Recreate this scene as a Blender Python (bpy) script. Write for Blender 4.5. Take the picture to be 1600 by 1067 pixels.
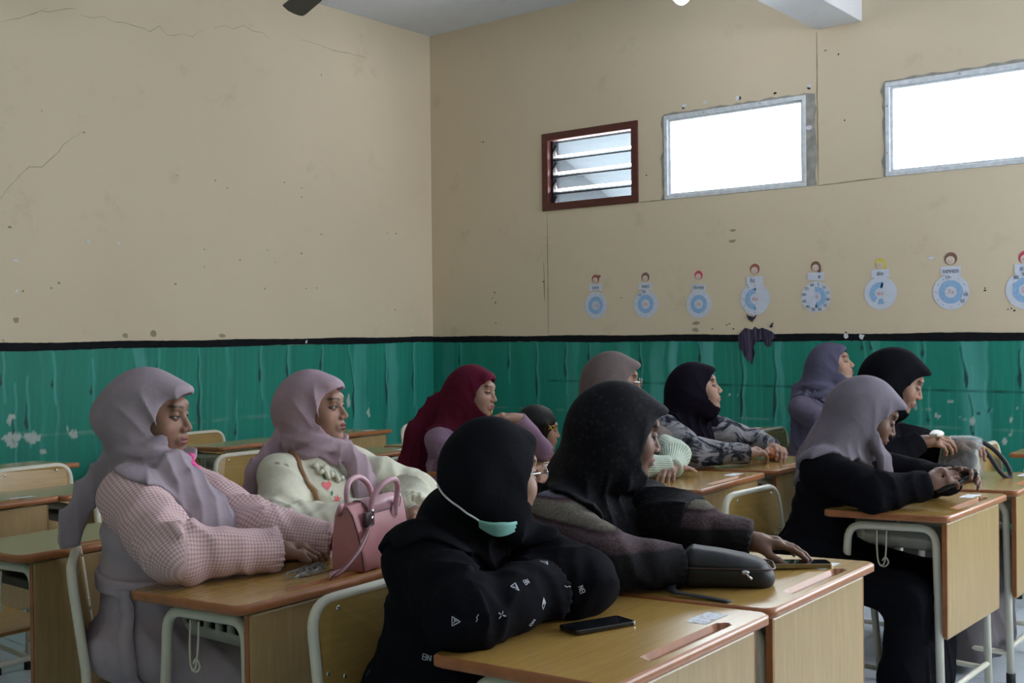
import bpy, bmesh, math, random
import numpy as np
import openvdb as vdb
from mathutils import Vector, Matrix

random.seed(7)
rng = np.random.default_rng(11)
for o in list(bpy.data.objects):
    bpy.data.objects.remove(o, do_unlink=True)
SC = bpy.context.scene
COL = SC.collection

# ------------------------------------------------------------------ camera
CAM_H = 1.35
cam_data = bpy.data.cameras.new('camera')
cam_data.sensor_width = 36.0
cam_data.lens = 36.0 * 1722.0 / 1600.0
cam_data.clip_start = 0.05
cam = bpy.data.objects.new('camera', cam_data)
COL.objects.link(cam)
_r = Vector((0.62694973, -0.77898921, -0.01048056))
_u = Vector((0.01379651, -0.00234896, 0.99990206))
_f = Vector((0.77893754, 0.62703292, -0.00927466))
cam.matrix_world = Matrix(((_r.x, _u.x, -_f.x, 0.0), (_r.y, _u.y, -_f.y, 0.0),
                           (_r.z, _u.z, -_f.z, CAM_H), (0, 0, 0, 1)))
SC.camera = cam

# ------------------------------------------------------------------ view / world / light
SC.view_settings.view_transform = 'Standard'
SC.view_settings.look = 'None'
SC.view_settings.gamma = 1.0
SC.view_settings.use_curve_mapping = False
SC.view_settings.exposure = -0.12
world = bpy.data.worlds.new('overcast_sky')
SC.world = world
world.use_nodes = True
_bg = world.node_tree.nodes['Background']
_bg.inputs[0].default_value = (0.90, 0.95, 1.0, 1)
_bg.inputs[1].default_value = 23.0
SC.cycles.max_bounces = 7; SC.cycles.diffuse_bounces = 4; SC.cycles.glossy_bounces = 3; SC.cycles.transparent_max_bounces = 8

# room extents: left wall in the picture is y = YW, right (window) wall is x = XW
XW, YW, ZC = 6.60, 6.14, 3.755
X0, Y0 = -1.6, -2.6
# openings: (centre, half size) ; daylight enters only through these
RIGHT_OPEN = [(4.157, 5.00, 2.246, 2.822), (2.913, 3.947, 2.246, 2.822), (0.95, 2.408, 2.258, 2.822), (-2.40, 0.20, 1.30, 2.822)]   # y0,y1,z0,z1; the last is out of view, enlarged to light the left wall
BACK_OPEN = []             # on x = X0: y0,y1,z0,z1
FRONT_OPEN = [(4.2, 6.2, 1.45, 2.85)]                                                           # on y = Y0, out of view, added to brighten the walls: x0,x1,z0,z1
def portal(name, loc, rot, sx, sy):
    l = bpy.data.lights.new(name, 'AREA'); l.shape = 'RECTANGLE'; l.size = sx; l.size_y = sy
    l.cycles.is_portal = True
    o = bpy.data.objects.new(name, l); COL.objects.link(o); o.location = loc; o.rotation_euler = rot
for i, (a, b, c, d) in enumerate(RIGHT_OPEN):
    portal('daylight_portal', (XW + .16, (a + b) / 2, (c + d) / 2), (0, math.pi / 2, 0), d - c, b - a)
for i, (a, b, c, d) in enumerate(BACK_OPEN):
    portal('daylight_portal', (X0 - .16, (a + b) / 2, (c + d) / 2), (0, -math.pi / 2, 0), d - c, b - a)
for i, (a, b, c, d) in enumerate(FRONT_OPEN):
    portal('daylight_portal', ((a + b) / 2, Y0 - .16, (c + d) / 2), (-math.pi / 2, 0, math.pi), b - a, d - c)

# ------------------------------------------------------------------ materials
MATS = {}
class NT:
    """tiny node-graph helper"""
    def __init__(s, name, rough=.5, metallic=0., spec=.5, alpha=None):
        m = bpy.data.materials.new(name); m.use_nodes = True
        s.m = m; s.t = m.node_tree; s.b = s.t.nodes['Principled BSDF']
        s.b.inputs['Roughness'].default_value = rough
        s.b.inputs['Metallic'].default_value = metallic
        s.b.inputs['Specular IOR Level'].default_value = spec
        MATS[name] = m
    def n(s, typ, **kw):
        nd = s.t.nodes.new(typ)
        for k, v in kw.items():
            if k.startswith('_'): setattr(nd, k[1:], v)
        return nd
    def link(s, a, b): s.t.links.new(a, b)
    def val(s, sock, v):
        if isinstance(v, bpy.types.NodeSocket): s.link(v, sock)
        else: sock.default_value = v
    def coord(s, which='Object'): return s.n('ShaderNodeTexCoord').outputs[which]
    def mapping(s, vec, scale=(1, 1, 1), loc=(0, 0, 0), rot=(0, 0, 0)):
        m = s.n('ShaderNodeMapping'); s.link(vec, m.inputs[0])
        m.inputs[1].default_value = loc; m.inputs[2].default_value = rot; m.inputs[3].default_value = scale
        return m.outputs[0]
    def noise(s, vec, scale=5, detail=4, rough=.55, dist=0., dim='3D'):
        n = s.n('ShaderNodeTexNoise'); n.noise_dimensions = dim
        if vec is not None: s.link(vec, n.inputs['Vector'])
        n.inputs['Scale'].default_value = scale; n.inputs['Detail'].default_value = detail
        n.inputs['Roughness'].default_value = rough; n.inputs['Distortion'].default_value = dist
        return n.outputs[0]
    def ramp(s, fac, stops, interp='LINEAR'):
        r = s.n('ShaderNodeValToRGB'); r.color_ramp.interpolation = interp
        e = r.color_ramp.elements
        while len(e) < len(stops): e.new(.5)
        for k, (p, c) in enumerate(stops):
            e[k].position = p; e[k].color = (*c, 1) if len(c) == 3 else c
        s.link(fac, r.inputs[0]); return r.outputs[0]
    def mix(s, fac, a, b, mode='MIX'):
        m = s.n('ShaderNodeMix'); m.data_type = 'RGBA'; m.blend_type = mode
        s.val(m.inputs[0], fac)
        s.val(m.inputs[6], a if isinstance(a, bpy.types.NodeSocket) else (*a, 1))
        s.val(m.inputs[7], b if isinstance(b, bpy.types.NodeSocket) else (*b, 1))
        return m.outputs[2]
    def math(s, op, a, b=0., c=0.):
        m = s.n('ShaderNodeMath'); m.operation = op
        s.val(m.inputs[0], a); s.val(m.inputs[1], b); s.val(m.inputs[2], c); return m.outputs[0]
    def sep(s, vec):
        m = s.n('ShaderNodeSeparateXYZ'); s.link(vec, m.inputs[0]); return m.outputs
    def attr(s, name):
        a = s.n('ShaderNodeAttribute'); a.attribute_name = name; return a.outputs
    def color(s, c):
        s.val(s.b.inputs['Base Color'], c if isinstance(c, bpy.types.NodeSocket) else (*c, 1)); return s
    def bump(s, h, strength=.2, dist=.01):
        b = s.n('ShaderNodeBump'); b.inputs['Strength'].default_value = strength; b.inputs['Distance'].default_value = dist
        s.link(h, b.inputs['Height']); s.link(b.outputs[0], s.b.inputs['Normal']); return s

def srgb(r, g, b):
    f = lambda c: (c / 255 / 12.92) if c / 255 <= .04045 else ((c / 255 + .055) / 1.055) ** 2.4
    return (f(r), f(g), f(b))

def plain(name, col, rough=.5, metallic=0., spec=.5, var=.12, scale=30, bump=0.):
    t = NT(name, rough, metallic, spec); co = t.coord()
    n = t.noise(co, scale, 3)
    c2 = tuple(max(0, v * (1 - var)) for v in col); c1 = tuple(min(1, v * (1 + var)) for v in col)
    t.color(t.ramp(n, [(.3, c2), (.7, c1)]))
    if bump: t.bump(t.noise(co, scale * 6, 2), bump, .002)
    return t.m

def fabric(name, col, weave=900, rough=.9, var=.10, bump=.25, sheen=.0):
    t = NT(name, rough, 0, .15 if max(col) > .03 else .05); co = t.coord()
    n = t.noise(co, 9, 4)
    c2 = tuple(v * (1 - var) for v in col); c1 = tuple(min(1, v * (1 + var)) for v in col)
    t.color(t.ramp(n, [(.3, c2), (.7, c1)]))
    w = t.noise(t.mapping(co, (1, 1, 1)), weave, 1)
    f = t.noise(co, 26, 3, .6, .6)
    t.bump(t.math('ADD', t.math('MULTIPLY', w, .06), f), bump, .010)
    t.b.inputs['Sheen Weight'].default_value = sheen
    return t.m

def wood(name, ca, cb, rough=.35, axis=0, scale=1.0, coat=0.):
    t = NT(name, rough, 0, .5); co = t.coord()
    sc = [14, 14, 14]; sc[axis] = 1.0
    g = t.noise(t.mapping(co, tuple(v * scale for v in sc)), 6, 6, .62, .5)
    g2 = t.noise(t.mapping(co, tuple(v * 3.0 * scale for v in sc)), 9, 2, .5)
    c = t.ramp(t.math('ADD', t.math('MULTIPLY', g, .75), t.math('MULTIPLY', g2, .25)), [(.32, cb), (.66, ca)])
    t.color(c); t.b.inputs['Coat Weight'].default_value = coat; t.b.inputs['Coat Roughness'].default_value = .18
    return t.m

# ------------------------------------------------------------------ mesh helpers
def link(o, parent=None):
    COL.objects.link(o)
    if parent is not None: o.parent = parent
    return o
def mesh_obj(name, verts, faces, mat=None, parent=None, smooth=False, mats=None, mi=None):
    me = bpy.data.meshes.new(name); me.from_pydata([tuple(v) for v in verts], [], [tuple(f) for f in faces])
    for m in (mats or ([mat] if mat else [])): me.materials.append(MATS[m] if isinstance(m, str) else m)
    if mi is not None: me.polygons.foreach_set('material_index', mi)
    if smooth: me.polygons.foreach_set('use_smooth', [True] * len(me.polygons))
    me.update(); return link(bpy.data.objects.new(name, me), parent)
def bm_obj(name, bm, mat=None, parent=None, smooth=False, mats=None):
    bmesh.ops.recalc_face_normals(bm, faces=bm.faces[:])
    me = bpy.data.meshes.new(name); bm.to_mesh(me); bm.free()
    for m in (mats or ([mat] if mat else [])): me.materials.append(MATS[m] if isinstance(m, str) else m)
    if smooth: me.polygons.foreach_set('use_smooth', [True] * len(me.polygons))
    me.update(); return link(bpy.data.objects.new(name, me), parent)
def empty(name, loc=(0, 0, 0), rz=0., parent=None):
    o = bpy.data.objects.new(name, None); o.empty_display_size = .1
    o.location = loc; o.rotation_euler = (0, 0, rz); return link(o, parent)
def tag(o, label=None, cat=None, group=None, kind=None):
    if label: o['label'] = label
    if cat: o['category'] = cat
    if group: o['group'] = group
    if kind: o['kind'] = kind
    return o
def copy_tree(o, parent=None):
    c = o.copy(); COL.objects.link(c); c.parent = parent
    for ch in list(o.children): copy_tree(ch, c)
    return c
def bm_box(bm, x0, x1, y0, y1, z0, z1, bev=0., seg=2, mi=0):
    r = bmesh.ops.create_cube(bm, size=1.0)
    vs = r['verts']
    for v in vs:
        v.co = Vector((x0 + (v.co.x + .5) * (x1 - x0), y0 + (v.co.y + .5) * (y1 - y0), z0 + (v.co.z + .5) * (z1 - z0)))
    fs = list({f for v in vs for f in v.link_faces})
    for f in fs: f.material_index = mi
    if bev > 0:
        es = list({e for v in vs for e in v.link_edges})
        bmesh.ops.bevel(bm, geom=es, offset=bev, segments=seg, affect='EDGES', profile=.5)
def box(name, x0, x1, y0, y1, z0, z1, mat, parent=None, bev=0., seg=2, smooth=False):
    bm = bmesh.new(); bm_box(bm, x0, x1, y0, y1, z0, z1, bev, seg)
    return bm_obj(name, bm, mat, parent, smooth)
def tube_geo(pts, r, seg=10, closed=False, caps=True, flat=None):
    """swept tube along pts; r float or list; flat = (axis vector, factor) squashes the section"""
    pts = [Vector(p) for p in pts]; n = len(pts)
    rr = r if hasattr(r, '__len__') else [r] * n
    tang = []
    for i in range(n):
        a = pts[(i - 1) % n] if (closed or i > 0) else pts[i]
        b = pts[(i + 1) % n] if (closed or i < n - 1) else pts[i]
        t = (b - a); tang.append(t.normalized() if t.length > 1e-9 else Vector((0, 0, 1)))
    up = Vector((0, 0, 1)) if abs(tang[0].z) < .9 else Vector((1, 0, 0))
    u = (up - tang[0] * up.dot(tang[0])).normalized()
    verts, faces = [], []
    for i in range(n):
        t = tang[i]; u = (u - t * u.dot(t)); u = u.normalized() if u.length > 1e-6 else t.orthogonal().normalized()
        w = t.cross(u)
        for k in range(seg):
            a = 2 * math.pi * k / seg
            d = u * math.cos(a) * rr[i] + w * math.sin(a) * rr[i]
            if flat is not None:
                ax = Vector(flat[0]).normalized(); d = d - ax * d.dot(ax) * (1 - flat[1])
            verts.append(pts[i] + d)
    m = n if closed else n - 1
    for i in range(m):
        for k in range(seg):
            a = i * seg + k; b = i * seg + (k + 1) % seg
            c = ((i + 1) % n) * seg + (k + 1) % seg; d = ((i + 1) % n) * seg + k
            faces.append((a, b, c, d))
    if caps and not closed:
        faces.append(tuple(range(seg))[::-1]); faces.append(tuple((n - 1) * seg + k for k in range(seg)))
    return verts, faces
def tube(name, pts, r, mat, parent=None, seg=10, closed=False, flat=None):
    v, f = tube_geo(pts, r, seg, closed, True, flat); return mesh_obj(name, v, f, mat, parent, True)
def spline(pts, per=8, closed=False):
    """Catmull-Rom through pts"""
    P = [np.array(p, float) for p in pts]; n = len(P); out = []
    rngi = range(n if closed else n - 1)
    for i in rngi:
        p0 = P[(i - 1) % n] if (closed or i > 0) else 2 * P[0] - P[1]
        p1 = P[i]; p2 = P[(i + 1) % n]
        p3 = P[(i + 2) % n] if (closed or i + 2 < n) else 2 * P[-1] - P[-2]
        for k in range(per):
            t = k / per
            out.append(.5 * ((2 * p1) + (-p0 + p2) * t + (2 * p0 - 5 * p1 + 4 * p2 - p3) * t * t + (-p0 + 3 * p1 - 3 * p2 + p3) * t ** 3))
    if not closed: out.append(P[-1])
    return [tuple(p) for p in out]
def fillet(pts, r, seg=6):
    """polyline with rounded corners"""
    P = [Vector(p) for p in pts]; out = [P[0]]
    for i in range(1, len(P) - 1):
        a = (P[i - 1] - P[i]); b = (P[i + 1] - P[i])
        rr = min(r, a.length * .49, b.length * .49)
        A = P[i] + a.normalized() * rr; B = P[i] + b.normalized() * rr
        for k in range(seg + 1):
            t = k / seg; out.append(A * (1 - t) ** 2 + P[i] * 2 * t * (1 - t) + B * t * t)
    out.append(P[-1]); return out
def rrect(x0, x1, y0, y1, r, seg=6):
    pts = []
    for cx, cy, a0 in ((x1 - r, y1 - r, 0), (x0 + r, y1 - r, 90), (x0 + r, y0 + r, 180), (x1 - r, y0 + r, 270)):
        for k in range(seg + 1):
            a = math.radians(a0 + 90 * k / seg); pts.append((cx + r * math.cos(a), cy + r * math.sin(a)))
    return pts
def prism(name, poly, z0, z1, mat, parent=None, bev=0., smooth=False):
    """extruded xy polygon"""
    bm = bmesh.new()
    vs = [bm.verts.new((x, y, z0)) for x, y in poly]; f = bm.faces.new(vs)
    r = bmesh.ops.extrude_face_region(bm, geom=[f])
    for v in r['geom']:
        if isinstance(v, bmesh.types.BMVert): v.co.z = z1
    if bev:
        es = [e for e in bm.edges if abs(e.verts[0].co.z - e.verts[1].co.z) < 1e-6]
        bmesh.ops.bevel(bm, geom=es, offset=bev, segments=2, affect='EDGES', profile=.5)
    return bm_obj(name, bm, mat, parent, smooth)
def uv_sphere(name, c, r, mat, parent=None, seg=16, rings=10, scale=(1, 1, 1)):
    bm = bmesh.new(); bmesh.ops.create_uvsphere(bm, u_segments=seg, v_segments=rings, radius=r)
    for v in bm.verts: v.co = Vector((v.co.x * scale[0] + c[0], v.co.y * scale[1] + c[1], v.co.z * scale[2] + c[2]))
    return bm_obj(name, bm, mat, parent, True)
def set_color_attr(me, cols, name='Col'):
    a = me.color_attributes.new(name, 'FLOAT_COLOR', 'POINT')
    c = np.ones((len(me.vertices), 4), np.float32); c[:, :3] = cols
    a.data.foreach_set('color', c.ravel())
def set_vec_attr(me, vecs, name):
    a = me.attributes.new(name, 'FLOAT_VECTOR', 'POINT')
    a.data.foreach_set('vector', np.asarray(vecs, np.float32).ravel())
def text_mesh(name, body, size, mat, parent, mw, extr=.0003, align='CENTER'):
    cu = bpy.data.curves.new(name, 'FONT'); cu.body = body; cu.size = size; cu.align_x = align; cu.align_y = 'CENTER'; cu.extrude = extr
    o = bpy.data.objects.new(name, cu); COL.objects.link(o)
    dg = bpy.context.evaluated_depsgraph_get(); me = bpy.data.meshes.new_from_object(o.evaluated_get(dg))
    bpy.data.objects.remove(o, do_unlink=True); bpy.data.curves.remove(cu)
    me.materials.clear(); me.materials.append(MATS[mat])
    me.transform(mw); ob = bpy.data.objects.new(name, me); return link(ob, parent)
# ------------------------------------------------------------------ material library
def wall_paint(name, c1, c2):
    t = NT(name, .85, 0, .25); co = t.coord()
    n1 = t.noise(co, .55, 4, .6); n2 = t.noise(co, 3.5, 5, .65)
    base = t.ramp(n1, [(.35, c1), (.65, c2)])
    dirt = t.ramp(n2, [(.60, (1, 1, 1)), (.78, (.86, .84, .80))])
    t.color(t.mix(1., base, dirt, 'MULTIPLY'))
    t.bump(t.math('ADD', t.noise(co, 60, 4), t.math('MULTIPLY', t.noise(co, 4, 2), 2.)), .12, .004)
    return t.m
wall_paint('wall_cream', (.70, .59, .435), (.74, .63, .47))
wall_paint('ceiling_white', (.70, .73, .80), (.76, .79, .86))
wall_paint('beam_white', (.70, .71, .75), (.76, .77, .80))
plain('bare_cement', (.36, .35, .32), .95, var=.25, scale=14, bump=.4)
plain('stripe_black', (.006, .007, .010), .8, 0., .2, .3, 20)
plain('dado_green', (.013, .22, .165), .7)
def mural():
    t = NT('mural_green', .55, 0, .35); a = t.attr('Col')[0]; co = t.coord()
    n = t.noise(t.mapping(co, (8, 8, .6)), 12, 4, .6)
    c = t.mix(t.math('MULTIPLY', n, .25), a, (.02, .20, .15), 'MIX')
    t.color(c); t.bump(t.noise(co, 50, 3), .15, .004)
mural()
def patch_mat():
    t = NT('peeled_purple', .8, 0, .2); co = t.coord()
    w = t.noise(t.mapping(co, (1, 90, 4)), 1.0, 3, .6)
    t.color(t.ramp(w, [(.35, (.012, .012, .02)), (.5, (.055, .045, .085)), (.68, (.12, .11, .17))]))
patch_mat()
plain('dark_line', (.24, .20, .135), .9, var=.2)
plain('crack_pale', (.38, .325, .225), .9, var=.2)
plain('mark_dark', (.02, .02, .02), .8)
plain('mark_smudge', (.36, .31, .22), .9)
plain('mark_white', (.72, .74, .80), .7)
plain('tile_white', (.62, .68, .76), .18, var=.06, scale=6)
plain('grout_grey', (.16, .17, .19), .9)
plain('screed', (.25, .26, .28), .9)
wood('desk_top', (.53, .33, .095), (.415, .24, .06), .24, 0, 1.0, .6)
wood('desk_panel', (.42, .29, .135), (.33, .22, .095), .35, 2, .9, .05)
plain('desk_edge', (.34, .125, .045), .35, var=.15, scale=25)
plain('cream_metal', (.66, .63, .53), .35, var=.05, scale=12)
plain('tray_grey', (.44, .43, .36), .5, var=.06, scale=12)
wood('ply', (.43, .275, .09), (.33, .205, .06), .3, 0, 1.2, .15)
plain('ply_edge', (.42, .20, .06), .4)
plain('rubber_black', (.012, .012, .013), .7)
plain('screw_steel', (.7, .7, .68), .25, .9)
plain('wire_steel', (.5, .5, .5), .3, .9)
plain('paper_white', (.80, .82, .86), .8, var=.1, scale=60)
def sticker():
    t = NT('worn_sticker', .7, 0, .3); co = t.coord()
    n = t.noise(co, 70, 4, .7)
    t.color(t.ramp(n, [(.36, (.40, .34, .24)), (.46, (.66, .70, .78)), (.7, (.80, .84, .92))]))
sticker()
wood('window_brown', (.135, .035, .026), (.075, .018, .014), .5, 1)
plain('alu_frame', (.74, .78, .84), .4, .1)
plain('black_iron', (.03, .03, .035), .5, .5)
def glass(name, col, rough=.0, transl=.0):
    m = bpy.data.materials.new(name); m.use_nodes = True; MATS[name] = m
    t = m.node_tree; t.nodes.clear(); out = t.nodes.new('ShaderNodeOutputMaterial')
    tr = t.nodes.new('ShaderNodeBsdfTransparent'); tr.inputs[0].default_value = (*col, 1)
    gl = t.nodes.new('ShaderNodeBsdfGlossy'); gl.inputs['Roughness'].default_value = rough; gl.inputs[0].default_value = (.9, .9, .9, 1)
    fr = t.nodes.new('ShaderNodeFresnel'); fr.inputs[0].default_value = 1.45
    mx = t.nodes.new('ShaderNodeMixShader'); t.links.new(fr.outputs[0], mx.inputs[0]); t.links.new(tr.outputs[0], mx.inputs[1]); t.links.new(gl.outputs[0], mx.inputs[2])
    last = mx
    if transl > 0:
        tl = t.nodes.new('ShaderNodeBsdfTranslucent'); tl.inputs[0].default_value = (.8, .85, .9, 1)
        m2 = t.nodes.new('ShaderNodeMixShader'); m2.inputs[0].default_value = transl
        t.links.new(mx.outputs[0], m2.inputs[1]); t.links.new(tl.outputs[0], m2.inputs[2]); last = m2
    t.links.new(last.outputs[0], out.inputs[0]); return m
glass('pane_clear', (.95, .97, .98))
glass('pane_frosted', (.205, .222, .232), .2, .03)
glass('clear_plastic', (.80, .83, .86), .12, .16)
glass('lens_glass', (.92, .93, .94))
def film():
    m = bpy.data.materials.new('bag_film'); m.use_nodes = True; MATS['bag_film'] = m; t = m.node_tree; b = t.nodes['Principled BSDF']; out = t.nodes['Material Output']
    b.inputs['Base Color'].default_value = (.42, .45, .47, 1); b.inputs['Roughness'].default_value = .32
    tc = t.nodes.new('ShaderNodeTexCoord'); nz = t.nodes.new('ShaderNodeTexNoise'); nz.inputs['Scale'].default_value = 22; t.links.new(tc.outputs['Object'], nz.inputs['Vector'])
    bp = t.nodes.new('ShaderNodeBump'); bp.inputs['Strength'].default_value = .5; bp.inputs['Distance'].default_value = .01; t.links.new(nz.outputs[0], bp.inputs['Height']); t.links.new(bp.outputs[0], b.inputs['Normal'])
    tr = t.nodes.new('ShaderNodeBsdfTransparent'); mx = t.nodes.new('ShaderNodeMixShader'); mx.inputs[0].default_value = .38
    t.links.new(tr.outputs[0], mx.inputs[1]); t.links.new(b.outputs[0], mx.inputs[2]); t.links.new(mx.outputs[0], out.inputs[0])
film()
def emit(name, col, s):
    m = bpy.data.materials.new(name); m.use_nodes = True; MATS[name] = m
    t = m.node_tree; t.nodes.clear(); out = t.nodes.new('ShaderNodeOutputMaterial'); e = t.nodes.new('ShaderNodeEmission')
    e.inputs[0].default_value = (*col, 1); e.inputs[1].default_value = s; t.links.new(e.outputs[0], out.inputs[0])
emit('bulb_light', (.90, .95, 1.0), 110.)
plain('plastic_white', (.75, .75, .74), .4)
plain('fan_dark', (.050, .048, .045), .5, var=.2)
# poster inks
plain('poster_paper', (.66, .71, .84), .6, var=.04, scale=40)
plain('poster_blue', (.30, .50, .78), .6, var=.12, scale=120)
plain('poster_blue_dark', (.13, .36, .60), .6, var=.3, scale=90)
plain('poster_pink', (.72, .38, .42), .6, var=.2, scale=150)
plain('poster_ink', (.10, .11, .17), .6)
plain('poster_hair_red', (.34, .11, .085), .6)
plain('poster_hair_brown', (.23, .125, .10), .6)
plain('poster_cap_red', (.58, .07, .12), .6)
plain('poster_yellow', (.70, .62, .10), .6)
plain('poster_skin', (.74, .60, .52), .6)
# textiles
fabric('scarf_mauve_grey', (.315, .262, .305))
fabric('scarf_mauve_pink', (.375, .275, .325))
fabric('scarf_maroon', (.095, .008, .024))
fabric('scarf_taupe', (.150, .118, .118))
fabric('scarf_black', (.0075, .0075, .0105))
fabric('scarf_navy_black', (.011, .009, .016))
fabric('scarf_slate', (.088, .084, .135))
fabric('scarf_grey_mauve', (.175, .155, .19))
fabric('dress_mauve', (.36, .30, .345))
fabric('blouse_cream', (.62, .61, .50))
fabric('blouse_mint', (.50, .58, .50))
fabric('dress_slate', (.115, .10, .145))
fabric('black_cloth', (.0065, .0065, .0095))
fabric('skirt_grey', (.135, .12, .13))
fabric('red_shirt', (.62, .035, .025))
fabric('pink_bow', (.80, .12, .36))
def gingham(name, ca, cb, k=1.):
    t = NT(name, .9, 0, .15); v = t.sep(t.attr('arm')[1])
    def band(s):
        w = t.math('SINE', t.math('MULTIPLY', s, 2 * math.pi / (.0088 * k)))
        return t.math('MULTIPLY_ADD', w, .5, .5)
    f = t.math('MULTIPLY', t.math('ADD', t.ramp_f(band(v[0])), t.ramp_f(band(v[1]))), .5)
    c = t.ramp(f, [(0., cb), (.5, tuple((a + b) / 2 for a, b in zip(ca, cb))), (1., ca)])
    t.color(c); t.bump(t.noise(t.coord(), 26, 3, .6, .6), .25, .006)
NT.ramp_f = lambda s, x: s.math('SMOOTH_MIN', s.math('SMOOTH_MAX', s.math('MULTIPLY_ADD', x, 2., -.5), 0., .1), 1., .1)
gingham('gingham_pink', (.70, .54, .55), (.44, .27, .29))
gingham('gingham_purple', (.36, .25, .34), (.19, .10, .18), 1.1)
def ribbed():
    t = NT('ribbed_mint', .9, 0, .15); v = t.sep(t.attr('arm')[1])
    w = t.math('MULTIPLY_ADD', t.math('SINE', t.math('MULTIPLY', v[1], 2 * math.pi / .011)), .5, .5)
    t.color(t.ramp(w, [(0., (.33, .40, .34)), (1., (.56, .64, .55))])); t.bump(w, .4, .004)
ribbed()
def tie_dye():
    t = NT('tie_dye', .9, 0, .15); co = t.coord()
    n = t.noise(t.mapping(co, (1, 1, 1.6)), 9, 6, .66, 1.2)
    t.color(t.ramp(n, [(.40, (.012, .014, .024)), (.475, (.05, .055, .075)), (.52, (.24, .235, .26)), (.64, (.36, .345, .37))]))
    t.bump(t.noise(co, 26, 3, .6, .6), .25, .006)
tie_dye()
def yoke():
    """dark jacket whose shoulders carry woven bands"""
    t = NT('woven_yoke', .9, 0, .15); co = t.coord(); a = t.sep(t.attr('arm')[1])
    n = t.noise(co, 160, 3, .7)
    z = a[2]
    bands = t.ramp(z, [(0., (.008, .008, .011)), (.30, (.010, .010, .013)), (.34, (.050, .034, .040)), (.52, (.085, .060, .070)),
                       (.56, (.030, .012, .018)), (.60, (.135, .120, .100)), (.76, (.165, .150, .125)), (.80, (.05, .018, .03)), (.84, (.19, .20, .27)), (1., (.24, .25, .34))])
    sp = t.ramp(n, [(.35, (.55, .55, .55)), (.65, (1.25, 1.25, 1.25))])
    t.color(t.mix(1., bands, sp, 'MULTIPLY')); t.bump(n, .3, .004)
yoke()
def lace_black():
    t = NT('scarf_black_figured', .85, 0, .2); co = t.coord()
    v = t.n('ShaderNodeTexVoronoi'); t.link(co, v.inputs['Vector']); v.inputs['Scale'].default_value = 62
    t.color(t.ramp(v.outputs['Distance'], [(.22, (.013, .013, .019)), (.42, (.005, .005, .008))]))
    t.bump(t.noise(co, 26, 3, .6, .6), .25, .006)
lace_black()
def leather(name, col, rough=.42):
    t = NT(name, rough, 0, .5); co = t.coord()
    v = t.n('ShaderNodeTexVoronoi'); t.link(co, v.inputs['Vector']); v.inputs['Scale'].default_value = 420
    n = t.noise(co, 14, 3)
    t.color(t.ramp(n, [(.3, tuple(c * .9 for c in col)), (.7, tuple(c * 1.1 for c in col))])); t.bump(v.outputs['Distance'], .12, .001)
leather('leather_pink', (.475, .205, .235)); leather('leather_pink_light', (.53, .30, .36))
leather('leather_edge', (.035, .012, .015)); leather('leather_tan', (.24, .125, .055))
leather('pouch_black', (.008, .009, .013), .6)
plain('strap_dark', (.028, .033, .048), .5)
plain('phone_black', (.006, .006, .008), .25); plain('phone_screen', (.008, .009, .012), .06)
plain('phone_gold', (.25, .19, .10), .3, .8); plain('chrome', (.55, .55, .58), .15, 1.)
plain('mask_green', (.27, .56, .53), .8, var=.06, scale=60); plain('mask_white', (.70, .72, .74), .8)
plain('snack_orange', (.52, .16, .06), .4, var=.35, scale=40); plain('banana_cream', (.74, .62, .38), .5)
plain('tissue_white', (.75, .76, .74), .9, bump=.3)
plain('gold', (.62, .42, .12), .25, 1.); plain('silver', (.7, .7, .72), .2, 1.)
plain('print_white', (.42, .45, .52), .8); plain('flower_pink', (.72, .17, .19), .8); plain('flower_green', (.06, .22, .15), .8); plain('flower_blue', (.05, .26, .34), .8)
plain('eye_lash', (.012, .008, .007), .7)
def skin():
    t = NT('skin', .55, 0, .35); a = t.attr('Col')[0]; co = t.coord()
    n = t.noise(co, 55, 3)
    t.color(t.mix(1., a, t.ramp(n, [(.3, (.93, .92, .92)), (.7, (1.05, 1.04, 1.04))]), 'MULTIPLY'))
    t.b.inputs['Subsurface Weight'].default_value = .0; t.b.inputs['Subsurface Radius'].default_value = (.008, .003, .002)
    t.b.inputs['Subsurface Scale'].default_value = .4
    t.bump(t.noise(co, 420, 2), .06, .0006)
skin()
def eye_mat():
    t = NT('eye_white', .12, 0, .5); t.color(t.attr('Col')[0])
eye_mat()
def hair():
    t = NT('hair_black', .42, 0, .3); co = t.coord()
    n = t.noise(t.mapping(co, (60, 60, 4)), 6, 4, .6)
    t.color(t.ramp(n, [(.3, (.003, .003, .004)), (.7, (.009, .008, .009))])); t.bump(n, .5, .004)
hair()
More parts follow.
